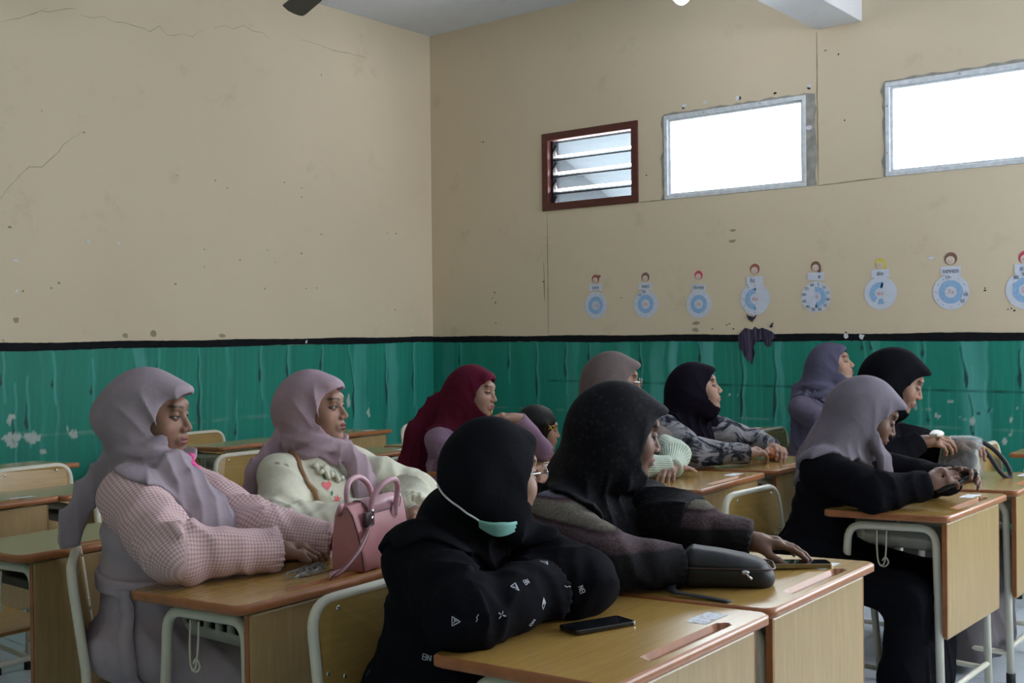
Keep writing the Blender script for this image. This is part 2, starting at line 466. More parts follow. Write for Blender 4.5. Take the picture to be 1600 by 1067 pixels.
# ------------------------------------------------------------------ room shell
CRK_L = [[[3.029, 1.14], [3.031, 1.068]], [[3.167, 0.974], [3.18, 0.804]], [[3.331, 1.107], [3.334, 1.047]], [[3.578, 1.059], [3.581, 0.989]], [[4.334, 1.244], [4.34, 0.983], [4.335, 0.664]], [[4.839, 1.247], [4.832, 1.114], [4.841, 0.994]], [[4.627, 0.753], [4.626, 0.657]], [[5.076, 1.256], [5.078, 1.015]], [[5.397, 1.25], [5.394, 1.063]], [[5.66, 1.222], [5.697, 1.062], [5.714, 0.917], [5.703, 0.666]], [[6.049, 1.239], [6.051, 0.95], [6.063, 0.825], [6.069, 0.75]], [[6.355, 1.244], [6.356, 0.85]], [[4.032, 1.201], [4.032, 0.876]], [[3.096, 0.934], [3.096, 0.716]]]
CRK_R = [[[5.852, 1.26], [5.848, 1.065]], [[5.345, 1.259], [5.354, 1.042]], [[5.077, 1.259], [5.081, 0.949], [5.07, 0.862], [5.071, 0.814]], [[4.803, 1.239], [4.81, 1.145], [4.806, 0.984]], [[4.601, 1.258], [4.591, 1.118]], [[4.163, 1.257], [4.155, 1.059]], [[3.695, 1.252], [3.682, 1.114]], [[3.39, 1.239], [3.364, 1.092], [3.38, 0.817], [3.386, 0.707]], [[3.149, 1.264], [3.133, 1.033], [3.149, 0.718]], [[2.561, 1.271], [2.558, 1.208]], [[2.513, 1.271], [2.502, 1.208]], [[2.201, 1.266], [2.198, 1.164]], [[1.989, 1.258], [1.957, 1.128], [1.944, 0.973]], [[1.93, 0.974], [1.913, 0.797], [1.907, 0.687]], [[1.652, 1.239], [1.666, 1.132], [1.65, 0.981]], [[2.174, 0.843], [2.167, 0.782]], [[1.924, 0.841], [1.86, 0.884], [1.801, 0.871]]]
BND_L = [(3.855, 3.954, 0.8), (4.545, 4.597, 0.4), (4.855, 4.899, 0.6), (5.718, 5.87, 0.5), (6.061, 6.195, 0.6), (3.337, 3.368, 0.6), (3.584, 3.613, 0.5), (3.026, 3.041, 0.6), (3.251, 3.29, 0.4), (6.368, 6.413, 0.5), (5.08, 5.126, 0.4), (4.009, 4.027, 0.4)]
BND_R = [(6.033, 5.895, 0.4), (5.84, 5.813, 0.5), (5.346, 5.321, 0.7), (5.079, 5.054, 0.5), (4.804, 4.682, 0.4), (4.568, 4.484, 0.3), (4.374, 4.239, 0.35), (4.08, 3.951, 0.55), (3.926, 3.84, 0.9), (3.681, 3.575, 0.9), (3.363, 3.331, 0.5), (3.127, 3.07, 0.5), (2.502, 2.432, 0.5), (2.24, 2.202, 0.6), (1.982, 1.813, 0.7), (1.686, 1.662, 0.5), (1.646, 1.622, 0.6)]
PEEL_L = [(3.097, 0.77, 0.05, 0.042), (3.206, 0.772, 0.059, 0.034), (3.454, 0.779, 0.034, 0.029), (3.274, 0.681, 0.021, 0.017), (3.672, 0.867, 0.013, 0.013), (3.087, 0.88, 0.025, 0.025), (3.646, 0.558, 0.025, 0.017), (3.841, 0.53, 0.025, 0.021), (5.667, 0.847, 0.017, 0.05), (5.864, 0.763, 0.017, 0.042)]
PEEL_R = [(1.913, 0.816, 0.013, 0.026), (1.816, 0.637, 0.032, 0.029), (1.88, 0.541, 0.029, 0.019), (2.112, 0.826, 0.019, 0.019), (2.031, 0.911, 0.019, 0.01), (1.74, 0.696, 0.01, 0.019), (7.126, 0.765, 0.013, 0.019), (3.463, 0.912, 0.01, 0.006), (3.402, 0.914, 0.01, 0.01), (1.705, 0.824, 0.006, 0.013)]
POST =[(4.53, 1.531, 0.098, 1.661, 1.721),(4.107, 1.531, 0.099, 1.656, 1.719),(3.687, 1.521, 0.095, 1.633, 1.715),(3.272, 1.544, 0.105, 1.665, 1.74),(2.855, 1.545, 0.098, 1.674, 1.738),(2.444, 1.557, 0.1, 1.677, 1.735),(2.03, 1.552, 0.103, 1.675, 1.746),(1.623, 1.551, 0.107, 1.672, 1.733)]
KL = [[[3.04, 2.129], [3.096, 2.206], [3.21, 2.32], [3.287, 2.336], [3.387, 2.429], [3.468, 2.526], [3.551, 2.575]], [[3.055, 3.121], [3.204, 3.189], [3.34, 3.267]], [[3.301, 3.229], [3.399, 3.269], [3.513, 3.301]], [[3.541, 3.262], [3.687, 3.286], [3.838, 3.279], [4.018, 3.272], [4.088, 3.311], [4.143, 3.269], [4.253, 3.304], [4.326, 3.298], [4.416, 3.354]], [[4.502, 3.384], [4.58, 3.43], [4.658, 3.416], [4.738, 3.463], [4.819, 3.436], [4.901, 3.444], [4.956, 3.411]], [[5.245, 3.455], [5.425, 3.458], [5.613, 3.447], [5.873, 3.448]]]
KR = [[[2.837, 3.204], [2.837, 2.804], [2.833, 2.243]], [[2.833, 2.243], [2.412, 2.254]], [[4.147, 2.245], [3.94, 2.246]], [[4.962, 2.231], [4.961, 1.814], [4.962, 1.316]], [[4.997, 1.864], [4.994, 1.576]]]
PATCH = [[3.366, 1.336], [3.343, 1.357], [3.292, 1.344], [3.274, 1.365], [3.247, 1.348], [3.22, 1.356], [3.184, 1.343], [3.152, 1.33], [3.13, 1.31], [3.126, 1.289], [3.153, 1.281], [3.158, 1.239], [3.185, 1.231], [3.202, 1.248], [3.207, 1.269], [3.229, 1.281], [3.247, 1.269], [3.266, 1.265], [3.284, 1.235], [3.275, 1.193], [3.29, 1.131], [3.299, 1.11], [3.308, 1.147], [3.322, 1.139], [3.349, 1.172], [3.358, 1.202], [3.381, 1.214], [3.39, 1.252], [3.394, 1.307]]
PATCH2 = [[3.333, 1.449], [3.319, 1.437], [3.282, 1.428], [3.255, 1.444], [3.269, 1.419], [3.292, 1.394], [3.324, 1.416]]
PATCH3 = [[3.17, 1.36], [3.156, 1.384], [3.143, 1.392], [3.148, 1.359], [3.161, 1.355]]
ML = [[3.292, 2.659], [3.093, 1.97], [3.555, 2.568], [4.201, 2.378], [4.492, 2.374], [4.589, 2.333], [5.234, 2.393], [5.233, 2.329], [5.077, 2.419], [5.416, 2.074], [6.091, 2.126], [6.189, 2.127], [4.399, 1.91], [4.922, 1.932], [4.988, 1.85], [5.226, 1.924], [4.397, 1.796], [4.895, 1.664], [4.176, 1.676], [3.166, 1.609], [3.122, 1.444], [3.809, 1.346], [4.011, 1.356], [4.532, 1.338], [6.166, 1.528], [5.434, 3.24], [3.046, 1.328], [3.383, 1.662], [3.335, 1.631], [5.367, 1.68], [5.264, 1.673], [4.687, 1.855]]
MR = [[5.608, 2.836], [5.581, 2.833], [5.48, 1.653], [5.5, 1.609], [5.475, 1.573], [3.429, 2.001], [3.43, 1.933], [3.713, 1.391], [3.714, 1.348], [3.587, 1.351], [3.431, 1.35], [3.482, 1.376], [3.459, 1.384], [4.545, 1.68], [4.309, 1.581], [2.66, 2.629], [2.78, 3.078], [2.697, 3.041], [1.842, 1.568], [1.842, 1.554], [1.718, 1.445], [1.701, 1.449], [1.685, 1.437], [5.471, 1.414], [4.092, 2.429], [5.005, 1.72], [2.662, 1.319], [2.589, 1.31]]
def wall_boxes(bm, axis, at, thick, u0, u1, z0, z1, holes):
    us = sorted({u0, u1, *[h[0] for h in holes], *[h[1] for h in holes]}); zs = sorted({z0, z1, *[h[2] for h in holes], *[h[3] for h in holes]})
    vid = {}
    lo, hi = min(at, at + thick), max(at, at + thick)
    def solid(i, j):
        if not (0 <= i < len(us) - 1 and 0 <= j < len(zs) - 1): return False
        cu, cz = (us[i] + us[i + 1]) / 2, (zs[j] + zs[j + 1]) / 2
        return not any(h[0] < cu < h[1] and h[2] < cz < h[3] for h in holes)
    def V(i, j, s):
        k = (i, j, s)
        if k not in vid:
            w = (lo, hi)[s]; vid[k] = bm.verts.new((w, us[i], zs[j]) if axis == 'x' else (us[i], w, zs[j]))
        return vid[k]
    for i in range(len(us) - 1):
        for j in range(len(zs) - 1):
            if not solid(i, j): continue
            for s in (0, 1): bm.faces.new([V(i, j, s), V(i + 1, j, s), V(i + 1, j + 1, s), V(i, j + 1, s)])
            if not solid(i - 1, j): bm.faces.new([V(i, j, 0), V(i, j, 1), V(i, j + 1, 1), V(i, j + 1, 0)])
            if not solid(i + 1, j): bm.faces.new([V(i + 1, j, 0), V(i + 1, j, 1), V(i + 1, j + 1, 1), V(i + 1, j + 1, 0)])
            if not solid(i, j - 1): bm.faces.new([V(i, j, 0), V(i + 1, j, 0), V(i + 1, j, 1), V(i, j, 1)])
            if not solid(i, j + 1): bm.faces.new([V(i, j + 1, 0), V(i + 1, j + 1, 0), V(i + 1, j + 1, 1), V(i, j + 1, 1)])
def wall(name, axis, at, thick, u0, u1, holes, mat='wall_cream'):
    bm = bmesh.new(); wall_boxes(bm, axis, at, thick, u0, u1, 0, ZC, holes)
    return tag(bm_obj(name, bm, mat), kind='structure')
T = .15
wl = wall('wall_left', 'y', YW, T, X0 - T, XW + T, [])
wr = wall('wall_right', 'x', XW, T, Y0, YW, RIGHT_OPEN)
wb = wall('wall_back', 'x', X0, -T, Y0, YW, BACK_OPEN)
wf = wall('wall_front', 'y', Y0, -T, X0 - T, XW + T, FRONT_OPEN)
ce = tag(box('ceiling', X0 - T, XW + T, Y0 - T, YW + T, ZC, ZC + .12, 'ceiling_white'), kind='structure')
fl = tag(box('floor', X0 - T, XW + T, Y0 - T, YW + T, -.12, -.006, 'grout_grey'), kind='structure')
# floor tiles, each its own bevelled slab, where the picture can see the floor
TS = .40
tm = None
for i in range(int((XW - .8) / TS) + 1):
    for j in range(int((YW + .2) / TS) + 1):
        x0, y0 = .8 + i * TS, -.2 + j * TS
        x1, y1 = min(x0 + TS, XW), min(y0 + TS, YW)
        if x1 - x0 < .05 or y1 - y0 < .05: continue
        full = abs(x1 - x0 - TS) < 1e-6 and abs(y1 - y0 - TS) < 1e-6
        if full and tm is not None:
            o = bpy.data.objects.new('floor_tile', tm); link(o, fl); o.location = (x0, y0, 0)
        else:
            o = box('floor_tile', .002, x1 - x0 - .002, .002, y1 - y0 - .002, -.0075, 0, 'tile_white', fl, .0012, 1); o.location = (x0, y0, 0)
            if full: tm = o.data
sub = box('floor_rest', X0, .8, Y0, YW, -.008, 0, 'tile_white', fl)
sub2 = box('floor_rest', .8, XW, Y0, -.2, -.008, 0, 'tile_white', fl)
# beam that spans from the window wall, with its cladding
bmw = tag(box('beam_concrete', X0, XW, 2.546, 2.842, 3.217, ZC, 'beam_white', None, .004, 1), kind='structure'); bmw.name = 'trim_1'

# ---- painted mural dado with its black border line
def fbm1(x, seed, octs=4):
    r = np.random.default_rng(seed); out = np.zeros_like(x); a = 1.; f = 1.
    for _ in range(octs):
        out += a * np.sin(x * f * (2.1 + r.random()) + r.random() * 6.28); a *= .55; f *= 2.03
    return out
def noise2(u, v, seed, octs=4):
    r = np.random.default_rng(seed); out = np.zeros_like(u); a = 1.; f = 1.
    for _ in range(octs):
        for _k in range(3):
            th = r.random() * 6.28; out += a / 3 * np.sin((u * math.cos(th) + v * math.sin(th)) * f + r.random() * 6.28 + 1.3 * np.sin(f * .7 * (u * math.sin(th) - v * math.cos(th)) + r.random() * 6))
        a *= .6; f *= 1.93
    return out
def mural_panel(name, parent, side, u0, u1, cracks, bands, peels, seed):
    us = np.arange(u0, u1 + 1e-6, .006); zs = np.arange(0., 1.2701, .0127)
    U, Z = np.meshgrid(us, zs, indexing='ij')
    b = np.array([.014, .295, .215]); d = np.array([.009, .185, .145]); l = np.array([.14, .50, .48]); k = np.array([.010, .030, .040]); p = np.array([.50, .56, .53])
    n1 = fbm1(U * 9 + .35 * np.sin(Z * 3), seed) * .5 + .35 * noise2(U * 5, Z * 2.2, seed + 1)
    w = np.clip(.5 + .28 * n1, 0, 1)[..., None]
    C = d * (1 - w) + b * w
    st = np.clip(fbm1(U * 55 + .5 * np.sin(Z * 5 + U), seed + 3, 3) * .5 - .35, 0, 1) * np.clip(.5 + .5 * noise2(U * 3, Z * 3, seed + 5), 0, 1)
    C = C + (l - C) * (st * .55)[..., None]
    for (a, c, s) in bands:
        a, c = min(a, c), max(a, c); wob = .012 * np.sin(Z * 7 + a * 9) + .006 * np.sin(Z * 23 + a)
        m = np.clip((U + wob - a) / .012, 0, 1) * np.clip((c - U - wob) / .03, 0, 1)
        m *= np.clip(.62 + .5 * noise2(U * 11, Z * 2.6, seed + int(a * 97), 3), 0.05, 1) * s * .95
        C = C + (l - C) * np.clip(m, 0, 1)[..., None]
    for pts in cracks:
        pts = sorted(pts, key=lambda q: q[1]); pz = np.array([q[1] for q in pts]); pu = np.array([q[0] for q in pts])
        z0, z1 = pz[0], pz[-1]; L = max(z1 - z0, .02)
        cu = np.interp(Z, pz, pu) + .004 * np.sin(Z * 31 + pu[0] * 5)
        t = np.clip((Z - z0) / L, 0, 1)
        wd = (.0055 + .009 * np.exp(-((t - .28) / .16) ** 2)) * np.clip(np.minimum(t, 1 - t) * 7 + .12, 0, 1)
        m = np.clip((wd - np.abs(U - cu)) / .004, 0, 1) * ((Z > z0 - .03) & (Z < z1 + .03))
        C = C + (k - C) * (m * .93)[..., None]
        m2 = np.clip((.010 - np.abs(U - cu - (.016 if side == 'L' else -.016))) / .008, 0, 1) * ((Z > z0 - .1) & (Z < z1 + .15)) * .45
        C = C + (l - C) * m2[..., None]
    nz = noise2(U * 60, Z * 60, seed + 9, 4)
    for (pu, pz, ru, rz) in peels:
        q = ((U - pu) / ru) ** 2 + ((Z - pz) / rz) ** 2
        m = np.clip((1.0 - q + 1.25 * nz) * 3.5, 0, 1) * (q < 2.6)
        C = C + (p - C) * m[..., None]
    if side == 'L':
        zl = .775 + .006 * np.sin(U * 3); s = np.clip(.5 + .9 * noise2(U * 14, Z * 9, 77), 0, 1) * .42
        m = np.clip((.010 - np.abs(Z - zl)) / .008, 0, 1) * s * (U < 5.5)
        C = C + (p - C) * m[..., None]
    else:
        m = np.clip((.0075 - np.abs(Z - .975 - .002 * np.sin(U * 9))) / .004, 0, 1) * (U < 4.98) * (.75 + .25 * np.sin(U * 40))
        C = C + (np.array([.006, .06, .05]) - C) * np.clip(m, 0, 1)[..., None]
        m = np.clip((.007 - np.abs(Z - .765)) / .006, 0, 1) * np.clip(.3 + .8 * noise2(U * 17, Z * 9, 71), 0, 1) * .4
        C = C + (p - C) * m[..., None]
        sc = np.clip(noise2(U * 38, Z * 38, 91, 4) - 1.02, 0, 1) * 3 * ((U < 2.4) & (Z < .9))
        C = C + (p - C) * np.clip(sc, 0, .8)[..., None]
    nu, nz_ = U.shape
    V = np.stack([U, np.full_like(U, YW - .003), Z], -1) if side == 'L' else np.stack([np.full_like(U, XW - .003), U, Z], -1)
    idx = np.arange(nu * nz_).reshape(nu, nz_)
    F = np.stack([idx[:-1, :-1], idx[1:, :-1], idx[1:, 1:], idx[:-1, 1:]], -1).reshape(-1, 4)
    if side == 'R': F = F[:, ::-1]
    o = mesh_obj(name, V.reshape(-1, 3), F, 'mural_green', parent); set_color_attr(o.data, C.reshape(-1, 3)); return o
mural_panel('mural_dado', wl, 'L', .9, XW, CRK_L, BND_L, PEEL_L, 21)
mural_panel('mural_dado', wr, 'R', -.6, YW, CRK_R, BND_R, PEEL_R, 41)
def border(parent, side, u0, u1):
    n = int((u1 - u0) / .03); vs, fs = [], []
    for i in range(n + 1):
        u = u0 + (u1 - u0) * i / n
        zt = 1.3145 + .0025 * math.sin(u * 7) + random.uniform(-.0012, .0012); zb = 1.268 + .003 * math.sin(u * 5 + 1) + random.uniform(-.0015, .0015)
        for z in (zb, zt): vs.append((u, YW - .005, z) if side == 'L' else (XW - .005, u, z))
    for i in range(n):
        a = 2 * i; fs.append((a, a + 2, a + 3, a + 1) if side == 'L' else (a + 1, a + 3, a + 2, a))
    return mesh_obj('border_line', vs, fs, 'stripe_black', parent)
box('mural_dado', X0, X0 + .003, Y0, YW, 0, 1.27, 'dado_green', wb); box('mural_dado', X0, XW, Y0, Y0 + .003, 0, 1.27, 'dado_green', wf)  # unseen walls: green added to darken them and cut bounce light
box('mural_dado', X0, .9, YW - .003, YW, 0, 1.27, 'dado_green', wl); box('mural_dado', XW - .003, XW, Y0, -.6, 0, 1.27, 'dado_green', wr)
border(wl, 'L', X0, XW - .005); border(wr, 'R', Y0, YW)
# ---- cracks, joints, stains and chips on the plaster
def ribbon(pts, side, w, off=.0012, jag=.0):
    P = []
    for a, b in zip(pts[:-1], pts[1:]):
        n = max(1, int(math.hypot(b[0] - a[0], b[1] - a[1]) / .05))
        P += [(a[0] + (b[0] - a[0]) * i / n + random.uniform(-jag, jag), a[1] + (b[1] - a[1]) * i / n + random.uniform(-jag, jag)) for i in range(n)]
    P.append(pts[-1]); vs, fs = [], []
    for i, (u, z) in enumerate(P):
        a = P[max(0, i - 1)]; b = P[min(len(P) - 1, i + 1)]; d = Vector((b[0] - a[0], b[1] - a[1])).normalized(); q = Vector((-d.y, d.x))
        ww = w * (.35 + .65 * math.sin(math.pi * min(1, max(0, (i + .5) / len(P))))) * random.uniform(.6, 1.2)
        for s in (-1, 1):
            uu, zz = u + q.x * ww * s / 2, z + q.y * ww * s / 2
            vs.append((uu, YW - off, zz) if side == 'L' else (XW - off, uu, zz))
    for i in range(len(P) - 1): fs.append((2 * i, 2 * i + 2, 2 * i + 3, 2 * i + 1))
    return vs, fs
for c in KL: v, f = ribbon(c, 'L', .0042, jag=.008); mesh_obj('crack', v, f, 'crack_pale', wl)
for c in KR: v, f = ribbon(c, 'R', .0065, jag=.001); mesh_obj('crack', v, f, 'dark_line', wr)  # joints; the pillar line paints the wall step's thin shadow as a dark strip
def blobs(name, parent, side, pts, size, mat, off=.0015):
    vs, fs = [], []
    for (u, z) in pts:
        k = 7; b = len(vs); sx, sz = size * random.uniform(.6, 1.5), size * random.uniform(.5, 1.2)
        for i in range(k):
            a = 2 * math.pi * i / k; r = random.uniform(.6, 1.15); uu, zz = u + sx * r * math.cos(a), z + sz * r * math.sin(a)
            vs.append((uu, YW - off, zz) if side == 'L' else (XW - off, uu, zz))
        fs.append(tuple(range(b, b + k)))
    return tag(mesh_obj(name, vs, fs, mat, parent), kind='stuff')
blobs('plaster_stains', wl, 'L', ML[:20], .009, 'mark_smudge'); blobs('plaster_stains', wl, 'L', ML[20:24], .022, 'mark_smudge'); blobs('plaster_stains', wl, 'L', ML[24:], .008, 'mark_smudge')
blobs('plaster_stains', wr, 'R', MR[:5], .010, 'mark_smudge'); blobs('plaster_stains', wr, 'R', MR[5:9], .024, 'mark_smudge')
blobs('dark_chips', wr, 'R', MR[9:], .007, 'mark_dark')
blobs('white_chips', wl, 'L', [(3.123, 1.783), (3.124, 1.608), (3.57, 1.914), (3.774, 1.917), (6.478, 1.474), (6.35, 1.366), (5.258, 1.290)], .013, 'mark_white', .006)
blobs('white_chips', wr, 'R', [(2.142, 1.755), (2.660, 1.30), (2.560, 1.295)], .018, 'mark_white', .0065)
blobs('tape_scraps', wr, 'R', [(3.792, 2.862), (3.37, 2.866), (3.121, 2.862), (2.891, 2.86)], .013, 'mark_dark')
blobs('tape_scraps', wr, 'R', [(3.785, 2.872), (3.626, 2.872), (3.385, 2.866), (2.889, 2.875), (2.889, 2.61)], .017, 'mark_white', .003)
def poly_patch(name, pts, mat, parent, off):
    bm = bmesh.new(); vs = [bm.verts.new((XW - off, u, z)) for u, z in pts]; es = [bm.edges.new((vs[i], vs[(i + 1) % len(vs)])) for i in range(len(vs))]
    bmesh.ops.triangle_fill(bm, edges=es, use_beauty=True); return bm_obj(name, bm, mat, parent)
for p in (PATCH, PATCH2, PATCH3): poly_patch('peeled_patch', p, 'peeled_purple', wr, .007)
# bare cement around the replaced windows
def rough_ring(parent, y0, y1, z0, z1, wtop, wside_lo, wside_hi):
    def strip(pts):
        vs = [(XW - .002, u, z) for u, z in pts]
        mesh_obj('bare_render', vs, [tuple(range(len(vs)))], 'bare_cement', parent)
    n = 26; top = [(y0 + (y1 - y0) * i / n, z1 + wtop * random.uniform(.3, 1.1)) for i in range(n + 1)]
    strip(top + [(y1, z1), (y0, z1)])
    if wside_lo: strip([(y0, z0), (y0, z1 + wtop * .5)] + [(y0 - wside_lo * random.uniform(.85, 1.05), z1 - (z1 - z0) * i / 12) for i in range(13)])
    if wside_hi: strip([(y1, z0), (y1, z1 + wtop * .5)] + [(y1 + wside_hi * random.uniform(.2, 1.1), z1 - (z1 - z0) * i / 12) for i in range(13)])
rough_ring(wr, 2.913, 3.947, 2.246, 2.822, .018, .072, .03)
rough_ring(wr, .95, 2.408, 2.258, 2.822, .02, 0, .028)

# ---- windows of the right wall
def frame_bars(parent, name, y0, y1, z0, z1, x0, x1, w, mat, bev=.003):
    for n_, a in (('top', (y0, y1, z1 - w, z1)), ('bottom', (y0, y1, z0, z0 + w)), ('side', (y0, y0 + w, z0 + w, z1 - w)), ('side', (y1 - w, y1, z0 + w, z1 - w))):
        box(name, x0, x1, a[0], a[1], a[2], a[3], mat, parent, bev, 2)
y0, y1, z0, z1 = RIGHT_OPEN[0]
w1 = tag(empty('window_1', (0, 0, 0)), kind='structure')
frame_bars(w1, 'window_frame', y0, y1, z0, z1, XW - .012, XW + .13, .055, 'window_brown')
for s, yy in ((0, y0 + .055), (1, y1 - .075)): box('louver_channel', XW + .03, XW + .06, yy, yy + .020, z0 + .055, z1 - .055, 'black_iron', w1)
for i in range(4):
    zc = z0 + .095 + i * .125; h = .058; tl = math.radians(38)
    dx, dz = math.sin(tl) * h, math.cos(tl) * h
    vs = []
    for yy in (y0 + .062, y1 - .062):
        for q in (-1, 1):
            for t in (-.0025, .0025): vs.append((XW + .048 - q * dx + t * math.cos(tl) + .02, yy, zc + q * dz + t * math.sin(tl)))
    mesh_obj('louver_blade', vs, [(0, 1, 3, 2), (4, 6, 7, 5), (0, 4, 5, 1), (2, 3, 7, 6), (0, 2, 6, 4), (1, 5, 7, 3)], 'pane_frosted', w1)
    if i < 3: tube('louver_rod', [(XW + .03, y0 + .06, zc + .03), (XW + .03, y1 - .06, zc + .03)], .0055, 'black_iron', w1, 6)
    for yy in (y0 + .068, y1 - .080): tube('louver_clip', [(XW + .02, yy, zc - dz * .9), (XW + .07, yy, zc + dz * .5)], .006, 'black_iron', w1, 6)
def alu_window(n, y0, y1, z0, z1):
    w = tag(empty('window_%d' % n), kind='structure')
    frame_bars(w, 'window_frame', y0, y1, z0, z1, XW - .006, XW + .05, .026, 'alu_frame')
    frame_bars(w, 'window_sash', y0 + .026, y1 - .026, z0 + .026, z1 - .026, XW + .014, XW + .042, .016, 'alu_frame', .002)
    box('window_pane', XW + .026, XW + .030, y0 + .04, y1 - .04, z0 + .04, z1 - .04, 'pane_clear', w)
    for k in range(2):
        uv_sphere('frame_screw', (XW - .006, y0 + (y1 - y0) * (.3 + .4 * k), z1 - .013), .006, 'wire_steel', w, 8, 6)
        uv_sphere('frame_screw', (XW - .006, y1 - .013, z0 + (z1 - z0) * (.25 + .5 * k)), .006, 'wire_steel', w, 8, 6)
for n, o in ((2, 1), (3, 2), (4, 3)): alu_window(n, *RIGHT_OPEN[o])  # number four is unseen and enlarged for more daylight
k = 5
for (a, b, c, d) in FRONT_OPEN:  # unseen window, added for extra daylight from the front
    w = tag(empty('window_%d' % k), kind='structure'); k += 1
    bm = bmesh.new()
    for q in ((a, b, c, c + .05), (a, b, d - .05, d), (a, a + .05, c + .05, d - .05), (b - .05, b, c + .05, d - .05), ((a + b) / 2 - .025, (a + b) / 2 + .025, c + .05, d - .05)): bm_box(bm, q[0], q[1], Y0 - .1, Y0, q[2], q[3])
    bm_obj('window_frame', bm, 'window_brown', w)
for (a, b, c, d) in BACK_OPEN:
    w = tag(empty('window_%d' % k), kind='structure'); k += 1
    bm = bmesh.new()
    bm_box(bm, X0 - .1, X0, a, b, c, c + .05); bm_box(bm, X0 - .1, X0, a, b, d - .05, d); bm_box(bm, X0 - .1, X0, a, a + .05, c + .05, d - .05); bm_box(bm, X0 - .1, X0, b - .05, b, c + .05, d - .05)
    bm_box(bm, X0 - .1, X0, (a + b) / 2 - .025, (a + b) / 2 + .025, c + .05, d - .05); bm_obj('window_frame', bm, 'window_brown', w)

# ---- bulb on a flex from the ceiling
bulb = tag(empty('pendant_bulb', (5.4, 3.109, ZC - .03)), 'bare lit bulb hanging on a flex from the ceiling', 'lamp')
box('ceiling_rose', -.045, .045, -.045, .045, .0, .03, 'plastic_white', bulb, .012, 2, True)
tube('flex', [(0, 0, .01), (0, 0, -.38)], .004, 'plastic_white', bulb, 6)
tube('socket', [(0, 0, -.37), (0, 0, -.44)], [.018, .022], 'plastic_white', bulb, 12)
v, f = tube_geo([(0, 0, -.43 - d) for d in (0, .012, .03, .055, .08, .105, .122, .132, .137)], [.020, .024, .036, .047, .051, .046, .033, .018, .004], 16)
mesh_obj('glass_bulb', v, f, 'bulb_light', bulb, True)
# ---- ceiling fan: only one blade tip reaches into the picture
fan = tag(empty('ceiling_fan', (3.718, 4.135, ZC)), 'dark ceiling fan, one blade reaching in at the top edge', 'fan')
tube('down_rod', [(0, 0, 0), (0, 0, -.56)], .012, 'fan_dark', fan, 10)
v, f = tube_geo([(0, 0, -z) for z in (.54, .56, .60, .66, .70, .715)], [.03, .085, .11, .11, .08, .02], 20); mesh_obj('motor_housing', v, f, 'fan_dark', fan, True)
for i in range(3):
    a = math.radians(68 + 120 * i); d = Vector((math.cos(a), math.sin(a), 0)); q = Vector((-d.y, d.x, .22)).normalized()
    pts = []
    for r_, wl_, wh_ in ((.12, .025, .025), (.20, .05, .05), (.30, .066, .058), (.56, .070, .062), (.60, .066, .020), (.615, .05, -.02)):
        c = d * r_ + Vector((0, 0, -.655)); pts.append((c - q * wl_, c + q * wh_))
    vs = [p for ab in pts for p in ab]; nv = len(vs); up = Vector((0, 0, .006)); vs = vs + [p + up for p in vs]; fs = []
    for k in range(len(pts) - 1):
        b0 = 2 * k; fs += [(b0, b0 + 1, b0 + 3, b0 + 2), (nv + b0, nv + b0 + 2, nv + b0 + 3, nv + b0 + 1), (b0, b0 + 2, nv + b0 + 2, nv + b0), (b0 + 1, nv + b0 + 1, nv + b0 + 3, b0 + 3)]
    fs += [(0, nv, nv + 1, 1), (nv - 2, nv - 1, 2 * nv - 1, 2 * nv - 2)]
    mesh_obj('fan_blade', vs, fs, 'fan_dark', fan)

# ---- multiplication dials pasted along the wall
HEADS = ['red ponytail', 'brown hair', 'red cap', 'reddish fringe', 'long brown hair', 'blond hair', 'short brown hair', 'red topknot']
WORD = ['one', 'two', 'three', 'fo', 'e', 'six', 'seven', 'e']
LBL = ['paper times-table dial marked one with a red ponytailed head, nearest the louvred window', 'paper times-table dial marked two with a brown-haired head', 'paper times-table dial marked three with a red-capped head', 'half-bleached paper dial marked fo above the dark peeled patch', 'faded paper dial ringed by numbers five to sixty', 'half-faded paper dial marked six with a blond head', 'paper times-table dial marked seven with a short brown-haired head', 'paper dial cut off by the right edge of the picture']
def disc_geo(cx, cz, r, off, n=40, a0=0., a1=2 * math.pi, rin=0., jag=0.):
    """disc or ring sector on the wall; +x of the poster runs towards -y of the room"""
    vs, fs = [], []
    for i in range(n + 1):
        a = a0 + (a1 - a0) * i / n
        for rr in ((rin, r) if rin else (0., r)):
            rj = rr * (1 + random.uniform(-jag, jag)) if rr else 0.; vs.append((-off, -(cx + rj * math.cos(a)), cz + rj * math.sin(a)))
    for i in range(n): fs.append((2 * i, 2 * i + 1, 2 * i + 3, 2 * i + 2))
    return vs, fs
def quad(x0, x1, z0, z1, off): return [(-off, -x0, z0), (-off, -x1, z0), (-off, -x1, z1), (-off, -x0, z1)], [(0, 1, 2, 3)]
PM = lambda x, z, off, rot=0.: Matrix.Translation((-off, -x, z)) @ Matrix(((0, 0, -1, 0), (-1, 0, 0, 0), (0, 1, 0, 0), (0, 0, 0, 1))) @ Matrix.Rotation(rot, 4, 'Z')
